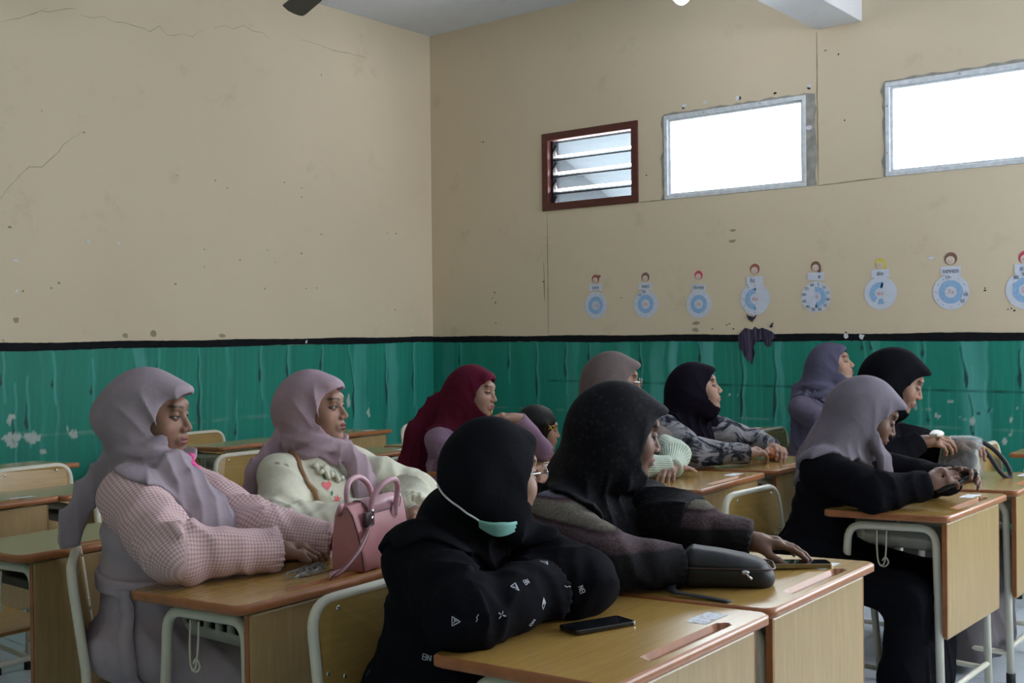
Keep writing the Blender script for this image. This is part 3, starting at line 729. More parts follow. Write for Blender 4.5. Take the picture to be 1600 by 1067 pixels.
for i, (py, pz, r, lz, hz) in enumerate(POST):
    root = tag(empty('times_table_dial', (XW - .0005, py, pz)), LBL[i], 'poster', 'times-table dials on the window wall')
    hz -= pz; lz -= pz
    v, f = disc_geo(0, 0, r, .0015); mesh_obj('dial_paper', v, f, 'poster_paper', root)
    lw, lh = r * .56, r * .25
    v, f = quad(-lw, lw, lz - lh, lz + lh, .0022); lab = mesh_obj('name_tab', v, f, 'poster_paper', root)
    # rings
    if i in (0, 1, 2, 6): sec = [(0, 2 * math.pi)]
    elif i == 3: sec = [(math.radians(88), math.radians(270))]
    elif i == 4: sec = [(math.radians(-88), math.radians(95))]
    elif i == 5: sec = [(math.radians(80), math.radians(235)), (math.radians(255), math.radians(290))]
    else: sec = [(math.radians(60), math.radians(300))]
    for a0, a1 in sec:
        v, f = disc_geo(0, 0, r * .66, .0026, 36, a0, a1, r * .335, .0 if i in (0, 1, 2, 6) else .035); mesh_obj('blue_ring', v, f, 'poster_blue', root)
    if i in (3, 4, 5, 7):
        for k in range(5):
            a = sec[0][1 if i == 3 else 0] if k % 2 else sec[0][0]; rr = r * random.uniform(.38, .64)
            v, f = disc_geo(rr * math.cos(a), rr * math.sin(a), r * random.uniform(.05, .09), .003, 9, jag=.3); mesh_obj('ink_smear', v, f, 'poster_blue_dark', root)
    for k in range(12):
        if i in (0, 1, 2, 6) or (i == 3 and 3 <= k <= 9):
            a = math.radians(30 * k); v, f = disc_geo(.83 * r * math.cos(a), .83 * r * math.sin(a), r * .045, .0026, 7, jag=.3); mesh_obj('faded_number', v, f, 'poster_pink' if k % 3 == 0 else 'poster_blue', root)
    if i != 4: text_mesh('centre_mark', '%dx' % (i + 1), r * .42, 'poster_pink', root, PM(0, 0, .0030))
    else: text_mesh('centre_mark', '5', r * .36, 'poster_pink', root, PM(.12 * r, 0, .0030))
    wx = {3: -.16, 4: .25, 7: -.2}.get(i, 0) * r
    text_mesh('lettering', WORD[i], r * .40, 'poster_ink', lab, PM(wx, lz, .0032))
    def ring_num(s, deg, rad=.82): text_mesh('dial_number', s, r * .26, 'poster_ink', root, PM(rad * r * math.cos(math.radians(deg)), rad * r * math.sin(math.radians(deg)), .0032))
    if i == 1: ring_num('22', 128); ring_num('24', 100, .88)
    if i == 4:
        for k, s in enumerate(('60', '5', '10', '15', '20', '25', '30', '35', '40', '45', '50', '55')): ring_num(s, 108 - 30 * k)
    if i == 6: ring_num('28', -12); ring_num('35', -40); ring_num('77', 103)
    if i == 7: ring_num('88', 125); ring_num('96', 95)
    # the child's head printed above the tab (plain generic doodle)
    hr = r * (.33 if i < 6 else .36)
    hc = ['poster_hair_red', 'poster_hair_brown', 'poster_cap_red', 'poster_hair_red', 'poster_hair_brown', 'poster_yellow', 'poster_hair_brown', 'poster_cap_red'][i]
    hd_v, hd_f = disc_geo(0, hz, hr, .0012, 20); hd = mesh_obj('printed_head', hd_v, hd_f, hc, root)
    v, f = disc_geo(-.02 * r, hz - hr * .28, hr * .68, .0022, 18); mesh_obj('printed_face', v, f, 'poster_skin', hd)
    if i == 0: v, f = disc_geo(hr * 1.05, hz + hr * .6, hr * .36, .0012, 9, jag=.2); mesh_obj('ponytail', v, f, hc, hd)
    if i in (4, 5): v, f = quad(hr * .35, hr * 1.05, hz - hr * 1.5, hz + hr * .2, .0018); mesh_obj('long_hair', v, f, hc, hd)
    for s in (-1, 1):
        v, f = disc_geo(-.02 * r + s * hr * .28, hz - hr * .28, hr * .07, .0028, 6); mesh_obj('printed_eye', v, f, 'poster_ink', hd)
    v, f = quad(-hr * .22, hr * .18, hz - hr * .66, hz - hr * .56, .0028); mesh_obj('printed_mouth', v, f, 'poster_pink', hd)
# ------------------------------------------------------------------ school desk and chair (origin on the floor, sitter on the +y side)
DW, DD = .615, .43
DZF, DZS = .745, .725          # front edge sits 20 mm above the sitter's edge
def dz(yl): return DZF + (DZS - DZF) * (yl + DD / 2) / DD
def make_desk():
    root = empty('school_desk')
    # top with a scooped pencil groove along the far (front) edge
    out = rrect(-DW / 2, DW / 2, -DD / 2, DD / 2, .028, 6)
    g = [(-.115, -.190), (-.135, -.176), (-.125, -.160), (-.100, -.152), (.150, -.152), (.172, -.158), (.184, -.172), (.172, -.185), (.150, -.190)]
    g = [(p[0], p[1]) for p in spline([(a, b, 0) for a, b in g], 3, True)]
    bm = bmesh.new()
    def ring(pts, drop, grow=0.): return [bm.verts.new((x, y, dz(y) - drop)) for x, y in pts]
    def edges(vs): return [bm.edges.new((vs[i], vs[(i + 1) % len(vs)])) for i in range(len(vs))]
    inn = [(x * (1 - .006 / (DW / 2)), y * (1 - .006 / (DD / 2))) for x, y in out]
    a = ring(inn, 0.); b = ring(out, .004); c = ring(out, .021); d = ring(inn, .024); h = ring(g, 0.)
    ea, eh = edges(a), edges(h)
    r = bmesh.ops.triangle_fill(bm, edges=ea + eh, use_beauty=True)
    for q in r['geom']:
        if isinstance(q, bmesh.types.BMFace): q.material_index = 0
    n = len(out)
    def bridge(p, q, m):
        k = len(p)
        for i in range(k):
            f = bm.faces.new((p[i], p[(i + 1) % k], q[(i + 1) % k], q[i])); f.material_index = m; f.smooth = True
    bridge(a, b, 1); bridge(b, c, 1); bridge(c, d, 1); f = bm.faces.new(d); f.material_index = 2
    gx = sum(p[0] for p in g) / len(g); gy = sum(p[1] for p in g) / len(g)
    g2 = [(gx + (x - gx) * .96, gy + (y - gy) * .62) for x, y in g]
    h2 = ring(g2, .012); bridge(h, h2, 1); f = bm.faces.new(h2); f.material_index = 1
    bm_obj('desktop', bm, None, root, mats=['desk_top', 'desk_edge', 'tray_grey'])
    # paper name sticker near the front corner
    sp = [(.150, -.140), (.245, -.142), (.248, -.092), (.190, -.088), (.148, -.094)]
    mesh_obj('name_sticker', [(x, y, dz(y) + .0006) for x, y in sp], [tuple(range(5))], 'worn_sticker', root)
    # front panel board
    bm = bmesh.new(); bm_box(bm, -.262, .262, -.196, -.178, .335, .715, .006, 2); bm_obj('front_panel', bm, None, root, mats=['desk_panel'])
    for s in (-1, 1):
        box('panel_edge', s * .2625 - .0015, s * .2625 + .0015, -.195, -.179, .343, .712, 'desk_edge', root)
        # side frame: one bent tube per side
        x = s * .235
        pts = fillet([(x * 1.04, .185, .03), (x, .150, .672), (x, -.150, .688), (x * 1.0, -.165, .03)], .055, 6)
        tube('side_frame', pts, .0135, 'cream_metal', root, 10)
        for yy in (.1855, -.1655): tube('leg_tip', [(x * (1.04 if yy > 0 else 1.), yy, .0), (x * (1.04 if yy > 0 else 1.), yy, .045)], .0165, 'rubber_black', root, 10)
        tube('foot_rail', [(x * 1.035, .180, .12), (x, -.162, .12)], .010, 'cream_metal', root, 8)
    tube('cross_rail', [(-.235, -.162, .14), (.235, -.162, .14)], .010, 'cream_metal', root, 8)
    # book tray: rounded open shell slung under the top
    bm = bmesh.new()
    sec = [(-.222, .695), (-.222, .645), (-.205, .612), (-.165, .598), (.165, .598), (.205, .612), (.222, .645), (.222, .695)]
    L = []
    for yy in (-.172, .10, .135):
        k = 1.0 if yy < .12 else .96; L.append([bm.verts.new((x * k, yy, z if yy < .12 else z + .012)) for x, z in sec])
    for p, q in zip(L[:-1], L[1:]):
        for i in range(len(sec) - 1): bm.faces.new((p[i], p[i + 1], q[i + 1], q[i])).smooth = True
    bm.faces.new(L[0])
    bmesh.ops.solidify(bm, geom=bm.faces[:], thickness=.003); bm_obj('book_tray', bm, 'tray_grey', root)
    # wire bag hooks on the left flank
    hk = spline([(-.246, .045, .665), (-.250, .043, .60), (-.252, .036, .555), (-.250, .018, .545), (-.250, .004, .56), (-.254, .012, .578), (-.254, .024, .565)], 5)
    tube('bag_hook', hk, .0028, 'cream_metal', root, 6)
    hk = spline([(-.246, .012, .665), (-.250, .012, .60), (-.252, .018, .556), (-.250, .034, .545)], 5)
    tube('bag_hook', hk, .0028, 'cream_metal', root, 6)
    return root
CW = .39
def make_chair():
    root = empty('school_chair')
    # bent back hoop that runs down into the rear legs
    pts = fillet([(-.195, .245, .03), (-.190, .175, .45), (-.190, .215, .755), (.190, .215, .755), (.190, .175, .45), (.195, .245, .03)], .07, 7)
    # keep the long bends at the seat soft, the hoop corners round
    tube('back_hoop', pts, .0125, 'cream_metal', root, 10)
    for s in (-1, 1):
        fp = fillet([(s * .185, -.200, .03), (s * .180, -.165, .425), (s * .180, .178, .425)], .05, 6)
        tube('front_leg', fp, .0125, 'cream_metal', root, 10)
        tube('stretcher', [(s * .184, -.190, .14), (s * .193, .228, .14)], .009, 'cream_metal', root, 8)
        for (x, y) in ((s * .185, -.2005), (s * .195, .2455)): tube('leg_tip', [(x, y, 0), (x, y, .045)], .0155, 'rubber_black', root, 10)
    tube('stretcher', [(-.193, .228, .15), (.193, .228, .15)], .009, 'cream_metal', root, 8)
    # plywood back, gently curved, held by screws
    W, H = .178, .115; bm = bmesh.new(); outl = rrect(-W, W, .645 - H, .645 + H - .01, .045, 6)
    fr, bk = [], []
    for x, z in outl:
        y = .1955 + (z - .54) * .13 - .022 + .020 * (x / W) ** 2 * .6
        fr.append(bm.verts.new((x, y - .006, z))); bk.append(bm.verts.new((x, y + .006, z)))
    bm.faces.new(fr).material_index = 0; bm.faces.new(bk[::-1]).material_index = 0
    for i in range(len(fr)): bm.faces.new((fr[i], fr[(i + 1) % len(fr)], bk[(i + 1) % len(fr)], bk[i])).material_index = 1
    bp = bm_obj('backrest', bm, None, root, mats=['ply', 'ply_edge'])
    for x in (-.12, .12):
        for z in (.585, .735): uv_sphere('screw', (x, .1955 + (z - .54) * .13 - .028 + .006, z), .006, 'screw_steel', bp, 8, 6, (1, .5, 1))
    for x in (-.165, .165):
        uv_sphere('screw', (x, .1955 + (.60 - .54) * .13 - .0225 + .006, .60), .006, 'screw_steel', bp, 8, 6, (1, .5, 1))
    so = rrect(-.185, .185, -.195, .175, .05, 6); bm = bmesh.new()
    def sz(x, y): return .446 - .010 * math.exp(-((x / .13) ** 2 + ((y - .0) / .14) ** 2)) - (.006 if y < -.15 else 0)
    a = [bm.verts.new((x, y, .446 - (.012 if y < -.17 else 0))) for x, y in so]; b = [bm.verts.new((x, y, .434 - (.012 if y < -.17 else 0))) for x, y in so]
    bm.faces.new(a).material_index = 0; bm.faces.new(b[::-1]).material_index = 0
    for i in range(len(a)): bm.faces.new((a[i], a[(i + 1) % len(a)], b[(i + 1) % len(a)], b[i])).material_index = 1
    bm_obj('seat', bm, None, root, mats=['ply', 'ply_edge'])
    return root
DESKS = {}
CX = {1: 1.862, 2: 2.490, 3: 3.915, 4: 4.600, 5: 6.055}
FY = {1: 1.040, 2: 2.020, 3: 2.965, 4: 3.950, 5: 4.910}
adj = {(1, 1): (0, 0, 0), (2, 1): (0.006, .012, 0), (3, 1): (0, .07, -2), (4, 1): (.02, .05, 0), (1, 2): (-.045, -.01, 1), (2, 2): (-.03, 0, 0), (3, 2): (.05, .045, 2), (4, 2): (.065, .05, 0), (1, 3): (-.05, 0, 1), (2, 3): (0, 0, 0), (5, 1): (.0, .03, 0), (5, 3): (-.06, .01, 0), (1, 5): (-.01, 0, 0), (2, 5): (.01, 0, 0), (3, 5): (0, 0, 0), (4, 5): (0, 0, 0)}
DLAB = {
 (1, 1): 'school desk nearest the camera with a black phone on it', (2, 1): 'school desk under the black pouch, touching the nearest desk',
 (3, 1): 'school desk where the woman in grey scarf taps a phone', (4, 1): 'school desk under the clear plastic bag',
 (1, 2): 'school desk with the pink handbag on it', (2, 2): 'school desk in front of the woman in the cream blouse',
 (3, 2): 'school desk under the mint ribbed sleeve', (4, 2): 'school desk where hands hold an orange snack',
 (1, 3): 'empty school desk behind the gingham-sleeved woman at the left edge', (2, 3): 'empty school desk directly behind the woman in cream',
 (3, 3): 'school desk where the maroon-scarfed woman leans', (4, 3): 'school desk in front of the small child',
 (1, 4): 'empty school desk cut by the left edge, fourth row', (2, 4): 'empty school desk with wide top left of the gingham-sleeved woman, fourth row',
 (3, 4): 'empty school desk between cream blouse and maroon scarf', (4, 4): 'empty school desk hidden behind the maroon scarf',
 (1, 5): 'empty school desk in the last row at the left edge', (2, 5): 'empty school desk in the last row with paper on its corner, left side',
 (3, 5): 'empty school desk in the last row behind the cream-bloused woman', (4, 5): 'empty last-row school desk right of the cream-bloused woman\'s face',
 (5, 1): 'school desk cut by the right edge beside the green wall', (5, 2): 'school desk in front of the slate-scarfed woman', (5, 3): 'empty school desk by the green wall right of the tie-dye sleeves'}
first = None
for (c, r), lab in DLAB.items():
    o = make_desk() if first is None else copy_tree(first)
    if first is None: first = o
    ax, ay, rz = adj.get((c, r), (random.uniform(-.015, .015), random.uniform(-.015, .015), random.uniform(-1.2, 1.2)))
    o.location = (CX[c] + ax, FY[r] + DD / 2 + ay, 0); o.rotation_euler = (0, 0, math.radians(rz)); o.name = 'school_desk'
    tag(o, lab, 'desk', 'school desks in rows'); DESKS[(c, r)] = o
def desk_z(c, r, x, y):
    o = DESKS[(c, r)]; return dz(max(-DD / 2, min(DD / 2, y - o.location.y)))
# chairs: (x, y of origin, turn, label)
CH = [
 (1.80, 1.66, 3, 'school chair under the woman in black with the face mask'), (2.50, 1.74, 0, 'school chair under the woman in the figured black scarf'),
 (3.67, 1.635, -3, 'school chair with bare backrest beside the woman in grey scarf'), (4.62, 1.76, 0, 'school chair under the black-scarfed woman with the plastic bag'),
 (1.75, 2.674, 58, 'school chair holding the stout woman in mauve'), (2.46, 2.70, 0, 'school chair under the woman in the cream blouse'),
 (3.98, 2.67, 0, 'school chair under the woman in taupe scarf and glasses'), (4.66, 2.68, 0, 'school chair under the woman in tie-dye sleeves'),
 (5.99, 2.66, 0, 'school chair under the slate-scarfed woman by the wall'),
 (3.80, 3.46, 3, 'school chair under the maroon-scarfed woman'), (4.62, 3.62, 0, 'school chair under the small child'),
 (1.62, 3.56, 0, 'empty school chair at the left edge behind the third-row desk'),
 (3.43, 4.25, -2, 'empty school chair with pale backrest between mauve and cream women'),
 (2.46, 3.66, 0, 'empty school chair pushed in behind the cream blouse'),
 (3.92, 4.42, 0, 'empty school chair whose backrest top shows over the fourth-row desk'),
 (5.19, 4.72, 2, 'empty school chair by the corner of the green wall'),
 (5.79, 1.40, 0, 'empty school chair at the right edge in front of the green wall'),
 (1.80, 4.52, 0, 'empty school chair in the fourth row at the left edge'),
 (2.50, 4.60, 0, 'empty school chair in the fourth row left of the mauve scarf'),
 (3.98, 5.44, 0, 'empty school chair in the last row against the green wall'),
]
cf = None
for (x, y, rz, lab) in CH:
    o = make_chair() if cf is None else copy_tree(cf)
    if cf is None: cf = o
    o.location = (x, y, 0); o.rotation_euler = (0, 0, math.radians(rz)); o.name = 'school_chair'
    tag(o, lab, 'chair', 'school chairs at the desks')
# ------------------------------------------------------------------ implicit-surface modelling
F32 = np.float32
class Field:
    """sampling grid in world space"""
    def __init__(s, lo, hi, h):
        s.lo = np.array(lo, float); s.h = h
        s.n = np.ceil((np.array(hi, float) - s.lo) / h).astype(int) + 1
    def eval(s, fn, band=.022):
        """sample fn only near its surface: coarse pass, then the fine cells around the zero level"""
        k = 4; n = s.n; ax = [s.lo[i] + np.arange(0, n[i] + k, k) * s.h for i in range(3)]
        C = fn(tuple(a.astype(F32) for a in np.meshgrid(*ax, indexing='ij')))
        m = np.abs(C) < (k * s.h * 1.25 + band)
        M = np.repeat(np.repeat(np.repeat(m, k, 0), k, 1), k, 2)
        G = np.repeat(np.repeat(np.repeat(np.sign(C) * 6 * s.h, k, 0), k, 1), k, 2)
        o = k // 2; M = M[o:o + n[0], o:o + n[1], o:o + n[2]]; G = np.ascontiguousarray(G[o:o + n[0], o:o + n[1], o:o + n[2]], F32)
        I = np.nonzero(M)
        G[I] = fn(tuple((s.lo[j] + I[j] * s.h).astype(F32) for j in range(3)))
        return G
    def mesh(s, d):
        if callable(d): d = s.eval(d)
        d = np.ascontiguousarray(np.clip(d, -8 * s.h, 8 * s.h), F32)
        d[0], d[-1], d[:, 0], d[:, -1], d[:, :, 0], d[:, :, -1] = [3 * s.h] * 6
        g = vdb.FloatGrid(8 * s.h); g.copyFromArray(d)
        p, q = g.convertToQuads(0.0)
        return p * s.h + s.lo, q
def smin(a, b, k):
    h = np.clip(.5 + .5 * (b - a) / k, 0, 1); return b + (a - b) * h - k * h * (1 - h)
def smax(a, b, k): return -smin(-a, -b, k)
def s_ell(P, c, r):
    x, y, z = (P[0] - c[0]) / r[0], (P[1] - c[1]) / r[1], (P[2] - c[2]) / r[2]
    k0 = np.sqrt(x * x + y * y + z * z); k1 = np.sqrt((x / r[0]) ** 2 + (y / r[1]) ** 2 + (z / r[2]) ** 2) + 1e-9
    return k0 * (k0 - 1) / k1
def s_cone(P, a, b, ra, rb):
    a = np.asarray(a, float); b = np.asarray(b, float); ba = b - a; L = float(ba @ ba) + 1e-12
    px, py, pz = P[0] - F32(a[0]), P[1] - F32(a[1]), P[2] - F32(a[2])
    h = np.clip((px * F32(ba[0]) + py * F32(ba[1]) + pz * F32(ba[2])) / F32(L), 0, 1)
    return np.sqrt((px - h * F32(ba[0])) ** 2 + (py - h * F32(ba[1])) ** 2 + (pz - h * F32(ba[2])) ** 2) - (ra + (rb - ra) * h)
def s_chain(P, pts, rad, k=.02):
    d = None
    for i in range(len(pts) - 1):
        e = s_cone(P, pts[i], pts[i + 1], rad[i], rad[i + 1]); d = e if d is None else smin(d, e, k)
    return d
def s_strip(P, pts, w, t, nrm, k=.02):
    """hanging cloth band: chain squashed to thickness t along nrm"""
    n = np.asarray(nrm, float); n /= np.linalg.norm(n); f = w[0] / t
    def sq(v):
        v = np.asarray(v, float); return v + n * (v @ n) * (f - 1)
    q = P[0] * F32(n[0]) + P[1] * F32(n[1]) + P[2] * F32(n[2])
    Q = (P[0] + F32(n[0] * (f - 1)) * q, P[1] + F32(n[1] * (f - 1)) * q, P[2] + F32(n[2] * (f - 1)) * q)
    return s_chain(Q, [sq(p) for p in pts], w, k) / f * 1.6
def wob(P, seed, f, octs=3):
    r = np.random.default_rng(seed); out = np.zeros_like(P[0]); a = 1.
    for _ in range(octs):
        for _k in range(3):
            d = r.normal(size=3); d /= np.linalg.norm(d); e = r.normal(size=3); e /= np.linalg.norm(e)
            out += F32(a / 3) * np.sin(F32(f) * (P[0] * F32(d[0]) + P[1] * F32(d[1]) + P[2] * F32(d[2])) + F32(r.random() * 6.28)
                   + F32(1.2) * np.sin(F32(f * .6) * (P[0] * F32(e[0]) + P[1] * F32(e[1]) + P[2] * F32(e[2]))))
        a *= .5; f *= 2.0
    return out
def sdf_obj(name, field, d, mat, parent, mats=None):
    p, q = field.mesh(d); loc = np.array(parent.location) if parent is not None else 0
    me = bpy.data.meshes.new(name); p = p - loc
    me.vertices.add(len(p)); me.vertices.foreach_set('co', p.astype(F32).ravel())
    me.loops.add(len(q) * 4); me.loops.foreach_set('vertex_index', q.astype(np.int32).ravel())
    me.polygons.add(len(q)); me.polygons.foreach_set('loop_start', np.arange(0, len(q) * 4, 4, dtype=np.int32))
    me.polygons.foreach_set('use_smooth', np.ones(len(q), bool)); me.update(calc_edges=True); me.validate()
    for m in (mats or [mat]): me.materials.append(MATS[m])
    return link(bpy.data.objects.new(name, me), parent), p + loc
def join_meshes(name, parts, mat, parent, cols):
    """several (verts, quads) into one mesh object"""
    V, Q, C, n = [], [], [], 0
    for (p, q), c in zip(parts, cols):
        V.append(p); Q.append(q + n); C.append(c); n += len(p)
    V = np.concatenate(V); Q = np.concatenate(Q); C = np.concatenate(C)
    loc = np.array(parent.location); me = bpy.data.meshes.new(name)
    me.vertices.add(len(V)); me.vertices.foreach_set('co', (V - loc).astype(F32).ravel())
    me.loops.add(len(Q) * 4); me.loops.foreach_set('vertex_index', Q.astype(np.int32).ravel())
    me.polygons.add(len(Q)); me.polygons.foreach_set('loop_start', np.arange(0, len(Q) * 4, 4, dtype=np.int32))
    me.polygons.foreach_set('use_smooth', np.ones(len(Q), bool)); me.update(calc_edges=True); me.validate()
    me.materials.append(MATS[mat]); set_color_attr(me, C); return link(bpy.data.objects.new(name, me), parent)

# ---- head: local axes x = wearer's left, y = backwards, z = up ; origin between the ears
def head_frame(yaw, pitch, roll):
    """yaw: azimuth the face looks to (deg, -90 = straight ahead to -y); pitch > 0 looks down"""
    Rz = np.array(Matrix.Rotation(math.radians(yaw + 90), 3, 'Z')); Rx = np.array(Matrix.Rotation(math.radians(pitch), 3, 'X')); Ry = np.array(Matrix.Rotation(math.radians(roll), 3, 'Y'))
    return Rz @ Rx @ Ry
def to_local(P, c, R):
    q = (P[0] - F32(c[0]), P[1] - F32(c[1]), P[2] - F32(c[2])); R = R.astype(F32)
    return tuple(q[0] * R[0, i] + q[1] * R[1, i] + q[2] * R[2, i] for i in range(3))
def skull(L, s=1., off=0.):
    d = s_ell(L, (0, .016 * s, .036 * s), (.074 * s + off, .094 * s + off, .082 * s + off))
    d = smin(d, s_ell(L, (0, -.030 * s, -.034 * s), (.0615 * s + off, .066 * s + off, .084 * s + off)), .03)
    return smin(d, s_ell(L, (0, -.062 * s, -.094 * s), (.026 * s + off, .024 * s + off, .022 * s + off)), .03)
def face_sdf(L, s, lid=0., full=1.):
    d = skull(L, s)
    for e in (-1, 1):
        d = smin(d, s_ell(L, (e * .040 * s, -.058 * s, -.030 * s), (.026 * s * full, .024 * s, .030 * s * full)), .02)      # cheek
        d = smin(d, s_ell(L, (e * .046 * s, -.016 * s, -.072 * s), (.018 * s * full, .026 * s, .026 * s)), .025)     # jaw angle
    d = smin(d, s_ell(L, (0, -.082 * s, .030 * s), (.046 * s, .014 * s, .020 * s)), .02)                              # brow
    for e in (-1, 1): d = smax(d, -s_ell(L, (e * .0315 * s, -.0985 * s, .0035 * s), (.0175 * s, .0165 * s, .0125 * s)), .010)   # socket
    # nose
    d = smin(d, s_cone(L, (0, -.088 * s, .010 * s), (0, -.1075 * s, -.028 * s), .0065 * s, .0105 * s), .010)
    for e in (-1, 1): d = smin(d, s_ell(L, (e * .0125 * s, -.0985 * s, -.0325 * s), (.0085 * s, .0105 * s, .0075 * s)), .006)
    for e in (-1, 1): d = smax(d, -s_ell(L, (e * .0065 * s, -.1065 * s, -.0395 * s), (.0035 * s, .005 * s, .003 * s)), .003)
    # lips
    d = smin(d, s_ell(L, (0, -.0895 * s, -.061 * s), (.026 * s, .012 * s, .018 * s)), .012)
    d = smin(d, s_ell(L, (0, -.0995 * s, -.0565 * s), (.0205 * s, .0065 * s, .0052 * s)), .004)
    d = smin(d, s_ell(L, (0, -.0975 * s, -.0680 * s), (.0175 * s, .0070 * s, .0062 * s)), .004)
    d = smax(d, -s_ell(L, (0, -.1065 * s, -.0618 * s), (.022 * s, .006 * s, .0016 * s)), .003)
    d = smin(d, s_ell(L, (0, -.081 * s, -.099 * s), (.017 * s, .013 * s, .013 * s)), .014)                            # chin
    for e in (-1, 1):                                                                                                # lids
        c = (e * .0315 * s, -.0775 * s, .0035 * s); lids = s_ell(L, c, (.0152 * s, .0152 * s, .0140 * s))
        hh = .0046 * (1 - lid); zc = .0030 - .0038 * lid
        cut = np.sqrt(((L[0] - c[0]) / (.0135 * s)) ** 2 + ((L[2] - (c[2] + (zc - .003) * s)) / (hh * s)) ** 2) - 1
        lids = np.maximum(lids, -cut * .006) if lid < .95 else lids
        d = smin(d, lids, .003)
    return d
def paint_face(Lv, s, tone, lip, brow, blush=.35, lid=0., shadow=0.):
    x, y, z = Lv[0] / s, Lv[1] / s, Lv[2] / s; n = len(x); C = np.tile(np.array(tone, float), (n, 1))
    front = np.clip((-.055 - y) / .02, 0, 1)
    def blend(m, c):
        nonlocal C
        C = C + (np.array(c) - C) * np.clip(m, 0, 1)[:, None]
    ax = np.abs(x)
    blend(np.exp(-(((ax - .043) / .020) ** 2 + ((z + .024) / .018) ** 2)) * blush * front, (tone[0] * 1.02, tone[1] * .62, tone[2] * .60))
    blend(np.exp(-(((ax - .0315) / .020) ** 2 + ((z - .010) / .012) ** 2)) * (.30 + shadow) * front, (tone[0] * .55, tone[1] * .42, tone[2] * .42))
    bz = .0255 + .006 * np.sin(np.clip((ax - .012) / .040, 0, 1) * 2.4) - .004 * np.clip((ax - .045) / .01, 0, 1)
    blend(np.clip((.0042 - np.abs(z - bz)) / .0018, 0, 1) * np.clip((ax - .011) / .004, 0, 1) * np.clip((.055 - ax) / .010, 0, 1) * front * .88, brow)
    # lash lines around the eye slit
    hh = .0046 * (1 - lid); zc = .0035 + (-.0038 * lid)
    e = np.sqrt(((ax - .0315) / .0150) ** 2 + ((z - zc) / (hh + .0016)) ** 2)
    blend(np.clip((.30 - np.abs(e - 1.0)) / .12, 0, 1) * front * .85 * (y < -.07), (.012, .008, .007))
    m = np.clip((1 - np.sqrt((x / .0225) ** 2 + ((z + .0565) / .0068) ** 2)) * 5, 0, 1) * (z > -.0625) + np.clip((1 - np.sqrt((x / .0195) ** 2 + ((z + .0675) / .0078) ** 2)) * 5, 0, 1) * (z <= -.0615)
    blend(m * front, lip)
    blend(np.clip((.0014 - np.abs(z + .0618)) / .001, 0, 1) * (ax < .021) * front * .8, tuple(v * .25 for v in lip))
    blend(np.exp(-(((ax - .0065) / .004) ** 2 + ((z + .0395) / .003) ** 2)) * front * .8, tuple(v * .2 for v in tone))
    return C
def eye_balls(parent, c, R, s, gaze=(0, 0)):
    for e in (-1, 1):
        bm = bmesh.new(); bmesh.ops.create_uvsphere(bm, u_segments=20, v_segments=14, radius=.0128 * s)
        o = bm_obj('eye', bm, 'eye_white', parent, True); me = o.data
        g = Vector((math.sin(math.radians(gaze[0])), -1, math.sin(math.radians(gaze[1])))).normalized()
        cols = []
        for v in me.vertices:
            a = v.co.normalized().angle(g)
            cols.append((.010, .007, .006) if a < .34 else (.022, .011, .008) if a < .62 else (.36, .33, .32))
        set_color_attr(me, np.array(cols))
        M = Matrix([list(r) for r in R]).to_4x4(); M.translation = Vector(np.array(c) + R @ np.array((e * .0315 * s, -.0775 * s, .0035 * s))) - Vector(parent.location)
        me.transform(M)

# ---- hand: local x along the fingers, y towards the thumb, z out of the back of the hand
def hand_sdf(P, wrist, d, n, side, curl=(.35, .4, .45, .5), thumb=.5, size=1., spread=.05, fore=None, fr=.026):
    d = np.asarray(d, float); d /= np.linalg.norm(d); n = np.asarray(n, float); n -= d * (n @ d); n /= np.linalg.norm(n)
    t = np.cross(n, d) * side                       # thumb direction
    R = np.stack([d, t, n], 1); L = to_local(P, wrist, R); s = size
    q = s_cone(L, (.022 * s, .016 * s, 0), (.082 * s, .022 * s, .002), .0165 * s, .0140 * s)
    q = smin(q, s_cone(L, (.022 * s, -.012 * s, 0), (.078 * s, -.022 * s, .000), .0165 * s, .0130 * s), .018)
    q = smin(q, s_cone(L, (-.02 * s, 0, 0), (.03 * s, 0, 0), .0215 * s, .022 * s), .02)
    q = smin(q, s_cone(L, (.020 * s, .018 * s, -.006), (.050 * s, .034 * s, -.010), .016 * s, .013 * s), .015)
    ln = ((.040, .025, .021), (.045, .029, .022), (.041, .027, .021), (.032, .021, .019)); yy = (.030, .010, -.010, -.028); x0 = (.082, .086, .081, .073)
    out = q
    for i in range(4):
        p = np.array((x0[i] * s, yy[i] * s, .003 * s)); a = 0.; sp = spread * (1.5 - i); r = (.0090, .0092, .0088, .0078)[i] * s
        for k in range(3):
            a += curl[i] * (1.0, 1.25, .8)[k]
            nx = p + np.array((math.cos(a) * math.cos(sp), math.sin(sp) * math.cos(a), -math.sin(a))) * ln[i][k] * s
            out = smin(out, s_cone(L, p, nx, r, r * .92), .0045 if k else .008); p = nx; r *= .92
    p = np.array((.034 * s, .032 * s, -.008 * s)); a = .75; r = .0115 * s
    for k, l in enumerate((.036, .030, .025)):
        nx = p + np.array((math.cos(a) * math.cos(thumb * .7), math.sin(a) * math.cos(thumb * .7), -math.sin(thumb * .7) * .9)) * l * s
        out = smin(out, s_cone(L, p, nx, r, r * .93), .006 if k else .012); p = nx; r *= .93; a -= .30
    if fore is not None: out = smin(out, s_cone(P, wrist, fore, .0215 * s, fr), .015)
    return out

